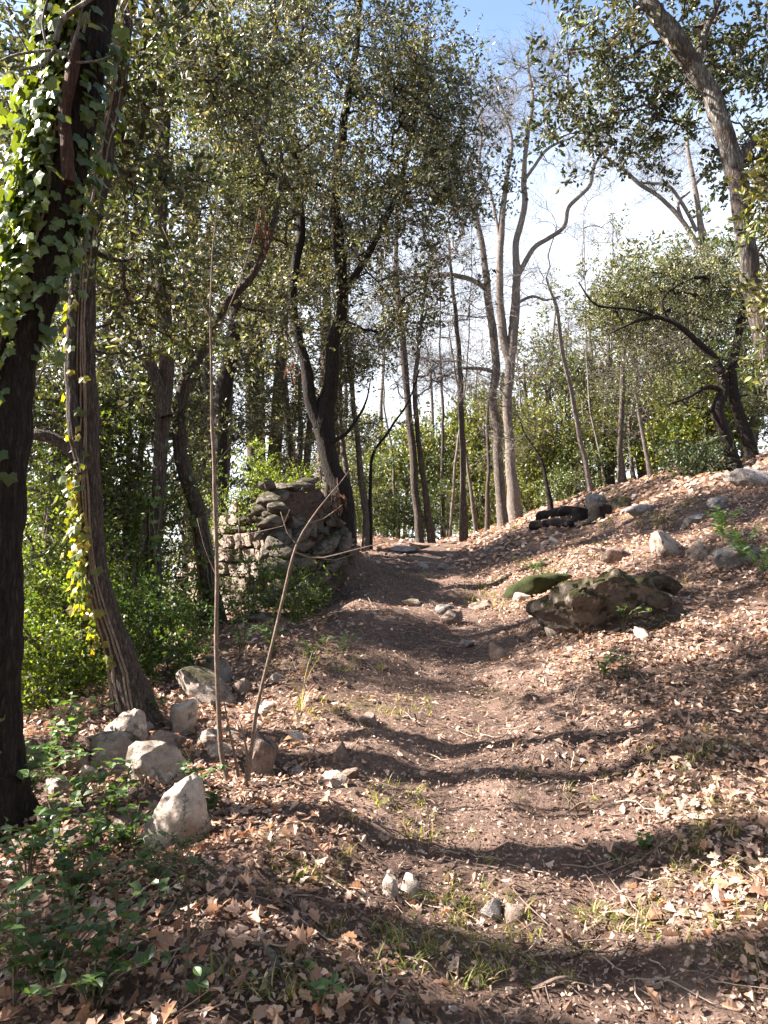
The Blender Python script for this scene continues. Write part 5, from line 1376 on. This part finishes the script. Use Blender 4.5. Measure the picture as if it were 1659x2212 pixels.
for lab, u, v, h, n, sz, br in [('bright leafy sprig on the upper bank', 1560, 1170, 75, 110, .075, 2.1), ('second bright sprig below it on the bank', 1605, 1225, 80, 100, .075, 2.1), ('bright sprig cut by the picture edge on the bank', 1645, 1255, 80, 90, .075, 2.1),
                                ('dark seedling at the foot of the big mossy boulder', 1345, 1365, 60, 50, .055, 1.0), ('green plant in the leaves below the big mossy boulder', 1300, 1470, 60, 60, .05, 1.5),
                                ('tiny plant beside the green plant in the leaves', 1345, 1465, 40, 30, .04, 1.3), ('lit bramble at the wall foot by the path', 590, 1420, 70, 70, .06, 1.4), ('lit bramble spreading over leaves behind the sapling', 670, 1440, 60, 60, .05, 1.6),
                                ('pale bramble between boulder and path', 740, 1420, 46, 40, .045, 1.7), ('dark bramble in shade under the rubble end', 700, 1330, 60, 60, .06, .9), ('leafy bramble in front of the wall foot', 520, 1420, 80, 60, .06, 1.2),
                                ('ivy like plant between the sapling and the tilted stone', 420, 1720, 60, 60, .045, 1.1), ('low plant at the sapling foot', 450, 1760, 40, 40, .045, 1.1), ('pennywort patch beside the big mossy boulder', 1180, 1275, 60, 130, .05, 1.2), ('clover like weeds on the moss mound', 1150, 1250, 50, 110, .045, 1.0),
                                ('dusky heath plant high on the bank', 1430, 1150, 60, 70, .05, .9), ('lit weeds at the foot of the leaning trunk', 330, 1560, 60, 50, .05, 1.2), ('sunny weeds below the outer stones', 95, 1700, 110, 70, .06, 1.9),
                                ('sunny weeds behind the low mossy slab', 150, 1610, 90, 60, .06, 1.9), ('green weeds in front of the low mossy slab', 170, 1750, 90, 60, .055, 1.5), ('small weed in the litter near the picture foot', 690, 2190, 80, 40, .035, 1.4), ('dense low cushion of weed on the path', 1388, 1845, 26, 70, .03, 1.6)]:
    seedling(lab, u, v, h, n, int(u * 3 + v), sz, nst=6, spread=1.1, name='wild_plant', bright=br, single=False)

# moss and pennywort mound joined to the boulder
rg = np.random.default_rng(75)
p = G(1160, 1290)
V, Fs = rock_arrays(rg, 4, (.95, .9, .55), 2, .16)
M_MOSS = mat_rock('moss', (.022, .026, .008), (.045, .05, .015), .5, (.022, .028, .008))
o = MB().add(V, Fs).build('moss_mound', M_MOSS, smooth=True, loc=(0, 0, 0)); o.location = (p[0] + .12, p[1] + .3, p[2] + .02)
tag(o, 'green moss mound against the path side of the big boulder', 'moss')

# thin bare seedling and juniper sprig in the shade
jun = thing('juniper_seedling', 'feathery dark juniper seedling with thin bare stem in the shade', 'plant', G(398, 2130))
pj = G(398, 2130)
topj = P(392, 1830, pj[1] - .02)
q = curve(np.array([pj, (pj * .5 + topj * .5) + [.02, 0, 0], topj]), .04, rg, .004)
V, Fs = tube_arrays(q, np.linspace(.006, .003, len(q)), 6); MB().add(V, Fs).build('stem', B_TWIG, jun, smooth=True)
tj, nj = MB(), MB()
for k in range(26):
    i = rg.integers(len(q) // 2, len(q)); a = rg.uniform(0, 6.28); L = rg.uniform(.08, .2)
    d = unit(np.array([math.cos(a), math.sin(a) * .6, rg.uniform(-.2, .6)]))
    b = curve(np.array([q[i], q[i] + d * L * .5 + [0, 0, .01], q[i] + d * L]), .02)
    V, Fs = tube_arrays(b, np.linspace(.002, .001, len(b)), 4); tj.add(V, Fs)
    m = 46; tt = rg.uniform(.1, 1, m); ii = (tt * (len(b) - 1)).astype(int)
    stamp(nj, KITE_V, KITE_F, b[ii], frames(unit(rg.normal(size=(m, 3)) + d * .8), rg) [:, :, [0, 2, 1]] * np.array([1, 1, -1]), np.stack([np.full(m, .0028), rg.uniform(.012, .022, m), np.full(m, .01)], -1), tint=np.array([.035, .06, .025]) * rg.uniform(.7, 1.4, (m, 1)))
tj.build('twigs', B_TWIG, jun); tag(nj.build('foliage', M_HOLM, jun), kind='stuff')

# fallen stick with lichen
q = []
for (u, v) in [(560, 1992), (566, 2030), (578, 2062), (592, 2085), (602, 2108), (588, 2132), (574, 2148)]: q.append(G(u, v) + [0, 0, .02])
q = curve(np.array(q), .02, rg, .004)
stk = thing('fallen_stick', 'crooked grey lichened stick lying on leaves in the shade', 'stick', q[0])
V, Fs = tube_arrays(q, np.interp(np.linspace(0, 1, len(q)), [0, .6, .75, 1], [.006, .010, .016, .008]), 9, .08, rg); MB().add(V, Fs).build('main_branch', B_STICK, stk, smooth=True)
for pts in [[(602, 2108), (640, 2100), (700, 2098)], [(575, 2056), (540, 2050), (530, 2040)], [(596, 2095), (610, 2070)]]:
    b = curve(np.array([G(*c) + [0, 0, .018] for c in pts]), .02, rg, .003)
    V, Fs = tube_arrays(b, np.linspace(.006, .002, len(b)), 6, .05, rg); MB().add(V, Fs).build('side_twig', B_STICK, stk, smooth=True)
for lab, pts, r in [('long pale dry stalk arching over the litter', [(410, 1960), (480, 1955), (560, 1970), (640, 2000), (700, 2040)], .0025), ('thin dry stalk lying near the squarish pinkish stone', [(540, 1850), (600, 1878), (650, 1900)], .003),
                    ('thin dark stick along the path middle', [(1220, 1770), (1260, 1762), (1300, 1750)], .006), ('slim stick crossing the lit soil near the picture foot', [(1230, 2052), (1320, 2062), (1400, 2066)], .004),
                    ('pale twig pair lying across the shaded hollow of the path', [(1205, 2030), (1215, 2050), (1222, 2062)], .008), ('long thin stick at the bend below the path hollow', [(1150, 2155), (1210, 2150), (1260, 2135)], .007),
                    ('straight dry stem lying beside the round brown stone', [(600, 1630), (660, 1637), (720, 1645)], .004)]:
    b = [G(*c) + [0, 0, .02 + .03 * (0 < k < len(pts) - 1)] for k, c in enumerate(pts)]
    b = curve(np.array(b), .02, rg, .003)
    V, Fs = tube_arrays(b, np.linspace(r, r * .6, len(b)), 6, .05, rg)
    tag(MB().add(V, Fs).build('dry_stalk', B_TWIG, smooth=True, loc=b[0]), lab, 'stick')

# ------------------------------------------------------------------ grass
def tuft_arrays(rng, n, L, bend=.5, w=.0035):
    mb = MB()
    for k in range(n):
        a = rng.uniform(0, 6.28); l = L * rng.uniform(.5, 1.15); d = np.array([math.cos(a), math.sin(a), 0]); side = np.array([-d[1], d[0], 0])
        b0 = rng.normal(size=3) * np.array([.02, .02, 0]); t = np.linspace(0, 1, 5); be = bend * rng.uniform(.5, 2.3)
        c = b0 + l * (t[:, None] * np.array([0, 0, 1]) * (1 - .35 * be * t[:, None]) + be * (t ** 2)[:, None] * d)
        ww = (w * rng.uniform(.7, 1.3) * (1 - t ** 1.5) + .0004)[:, None]
        V = np.vstack([c - side * ww, c + side * ww]); i = np.arange(4)
        mb.add(V, np.stack([i, i + 5, i + 6, i + 1], -1), (np.array([.34, .27, .14]) if rng.random() < .15 else np.array([.15, .18, .055])) * rng.uniform(.6, 1.5) * np.array([rng.uniform(.9, 1.4), 1, 1]))
    return np.concatenate(mb.v), [np.concatenate(mb.f)], np.concatenate(mb.c)
_r = np.random.default_rng(81)
TUFT = [tuft_arrays(_r, 10, .085, .7, .0028) for _ in range(6)]
TUFT_M = [MB().add(*t).mesh('grass_tuft', M_GRASS) for t in TUFT]
DRYT = [tuft_arrays(_r, 9, .30, .5, .002) for _ in range(3)]
for k, (lab, u, v, sc) in enumerate([('grass tuft with pale blades in front of the jagged white stone', 845, 1700, 1.1), ('thin dark grass tuft beside the upright tuft', 880, 1815, 1.3), ('upright grass tuft between litter and path', 940, 1815, 1.3),
                                     ('lit grass tuft by the squarish pinkish stone', 905, 2060, 1.0), ('wide grass tuft near the rough rounded stone', 1010, 2045, 1.0), ('flat green clump at the edge of the lit patch', 1060, 1960, .8),
                                     ('grass tuft in the shaded hollow of the path', 1330, 1995, .9), ('grass tuft leaning out of the shaded hollow', 1385, 1985, .9), ('low broad grass tuft where the shade ends', 1470, 2030, 1.0),
                                     ('sunlit grass tuft on the bank beside the long shadow', 1530, 1620, 1.2), ('pale grass tuft within the long shadow on the bank', 1400, 1625, 1.0), ('tall grass tuft close under the long shadow', 1560, 1800, 1.2),
                                     ('grass tuft with long blades near the fallen stick', 645, 1905, 1.3), ('upright blades beside the fallen stick', 500, 2120, 1.3), ('grass clump below the lit patch of litter', 800, 2110, 1.0), ('grass clump on the lit soil by the litter edge', 1120, 2090, 1.0),
                                     ('lone grass tuft in the worn middle of the path', 1225, 1710, .7), ('grass clump at the path edge below the flat brown stone', 1020, 1295, 1.2), ('grass tuft under the big mossy boulder', 1415, 1340, 1.2)]):
    p = G(u, v); o = bpy.data.objects.new('grass_tuft', TUFT_M[k % 6]); COL.objects.link(o)
    o.location = tuple(p - [0, 0, .005]); o.rotation_euler = (0, 0, k * 1.3); o.scale = (sc,) * 3
    tag(o, lab, 'grass', 'grass tufts along the path')
gr = MB(); rg = np.random.default_rng(82)
pts, scs = [], []
for (u, v, ru, rv, n) in [(960, 2060, 230, 80, 36), (1120, 2080, 150, 60, 22), (620, 2140, 160, 60, 22), (1500, 1640, 130, 60, 26), (1560, 1780, 90, 100, 22), (870, 1750, 120, 80, 16), (640, 1900, 100, 60, 14), (1350, 2000, 140, 40, 14), (1250, 1690, 160, 60, 12),
                        (1000, 1950, 120, 50, 20), (700, 1440, 120, 40, 34), (650, 1560, 100, 60, 20), (860, 1540, 120, 60, 18), (1040, 1290, 50, 20, 20), (1420, 1120, 90, 40, 24), (1290, 1160, 60, 30, 16), (1600, 2000, 80, 150, 14), (1450, 1850, 140, 80, 16), (900, 1240, 80, 30, 8), (300, 1600, 90, 60, 16), (1070, 1140, 60, 10, 40), (840, 1150, 60, 10, 14)]:
    for _ in range(n):
        p = G(np.clip(u + rg.normal() * ru * .6, -60, 1720), np.clip(v + rg.normal() * rv * .6, 1120, 2280))
        if p is None or p[1] > 40: continue
        pts.append(p); scs.append(rg.uniform(.45, 1.0) * (1 if p[1] < 9 else 1.6))
pts = np.array(pts); scs = np.array(scs); wh_ = rg.integers(0, 6, len(pts))
for w in range(6):
    s = wh_ == w; n = int(s.sum()); a = rg.uniform(0, 6.28, n); R3 = np.zeros((n, 3, 3)); R3[:, 0, 0] = np.cos(a); R3[:, 0, 1] = -np.sin(a); R3[:, 1, 0] = np.sin(a); R3[:, 1, 1] = np.cos(a); R3[:, 2, 2] = 1
    stamp(gr, TUFT[w][0], TUFT[w][1], pts[s], R3, scs[s], tint=np.array([1, 1, 1]) * rg.uniform(.7, 1.35, (n, 1)), col=TUFT[w][2])
for (u, v) in [(650, 1540), (1240, 1180), (1480, 1270), (1440, 1010), (1190, 1250), (1340, 1090)]:
    p = G(u, v)
    if p is None: continue
    t = DRYT[rg.integers(0, 3)]
    stamp(gr, t[0], t[1], p[None], np.eye(3)[None], np.array([rg.uniform(.8, 1.4)]), tint=np.array([[1.6, 1.3, 1.9]]), col=t[2])
tag(gr.build('grass', M_GRASS), 'scattered thin grass among the fallen leaves', 'grass', kind='stuff')

# hanging bunches of withered leaves
for lab, u, v, d, n in [('withered reddish leaf bunch hanging high before the forked oak', 568, 490, 8.2, 30), ('withered leaf bunch hanging on the tall dark trunk', 328, 665, 7.6, 26), ('withered leaf bunch hanging left of the forked oak stems', 628, 790, 11.0, 20), ('withered reddish sprig leaning on the mound beside the forked oak', 728, 1085, 11.0, 60)]:
    rg2 = np.random.default_rng(int(u + v)); c = P(u, v, d); mb = MB()
    pos_ = c + rg2.normal(size=(n, 3)) * np.array([.07, .07, .12])
    dn = unit(np.array([0, 0, -1]) + rg2.normal(size=(n, 3)) * .3)
    stamp(mb, HEX_V, HEX_F, pos_, frames(dn, rg2)[:, :, [0, 2, 1]] * np.array([1, 1, -1]), np.stack([np.full(n, .03), np.full(n, .10), np.full(n, .05)], -1), tint=np.array([.15, .075, .05]) * rg2.uniform(.6, 1.4, (n, 1)))
    t_ = thing('withered_sprig', lab.replace(' left of', ' beside'), 'dead leaves', c)
    mb.build('dead_leaves', M_LITTER, t_)
    V, Fs = tube_arrays(np.array([c + [0, 0, .35], c + [.02, 0, .12], c + [0, 0, -.05]]), np.array([.008, .006, .003]), 6)
    MB().add(V, Fs).build('twig', B_TWIG, t_)
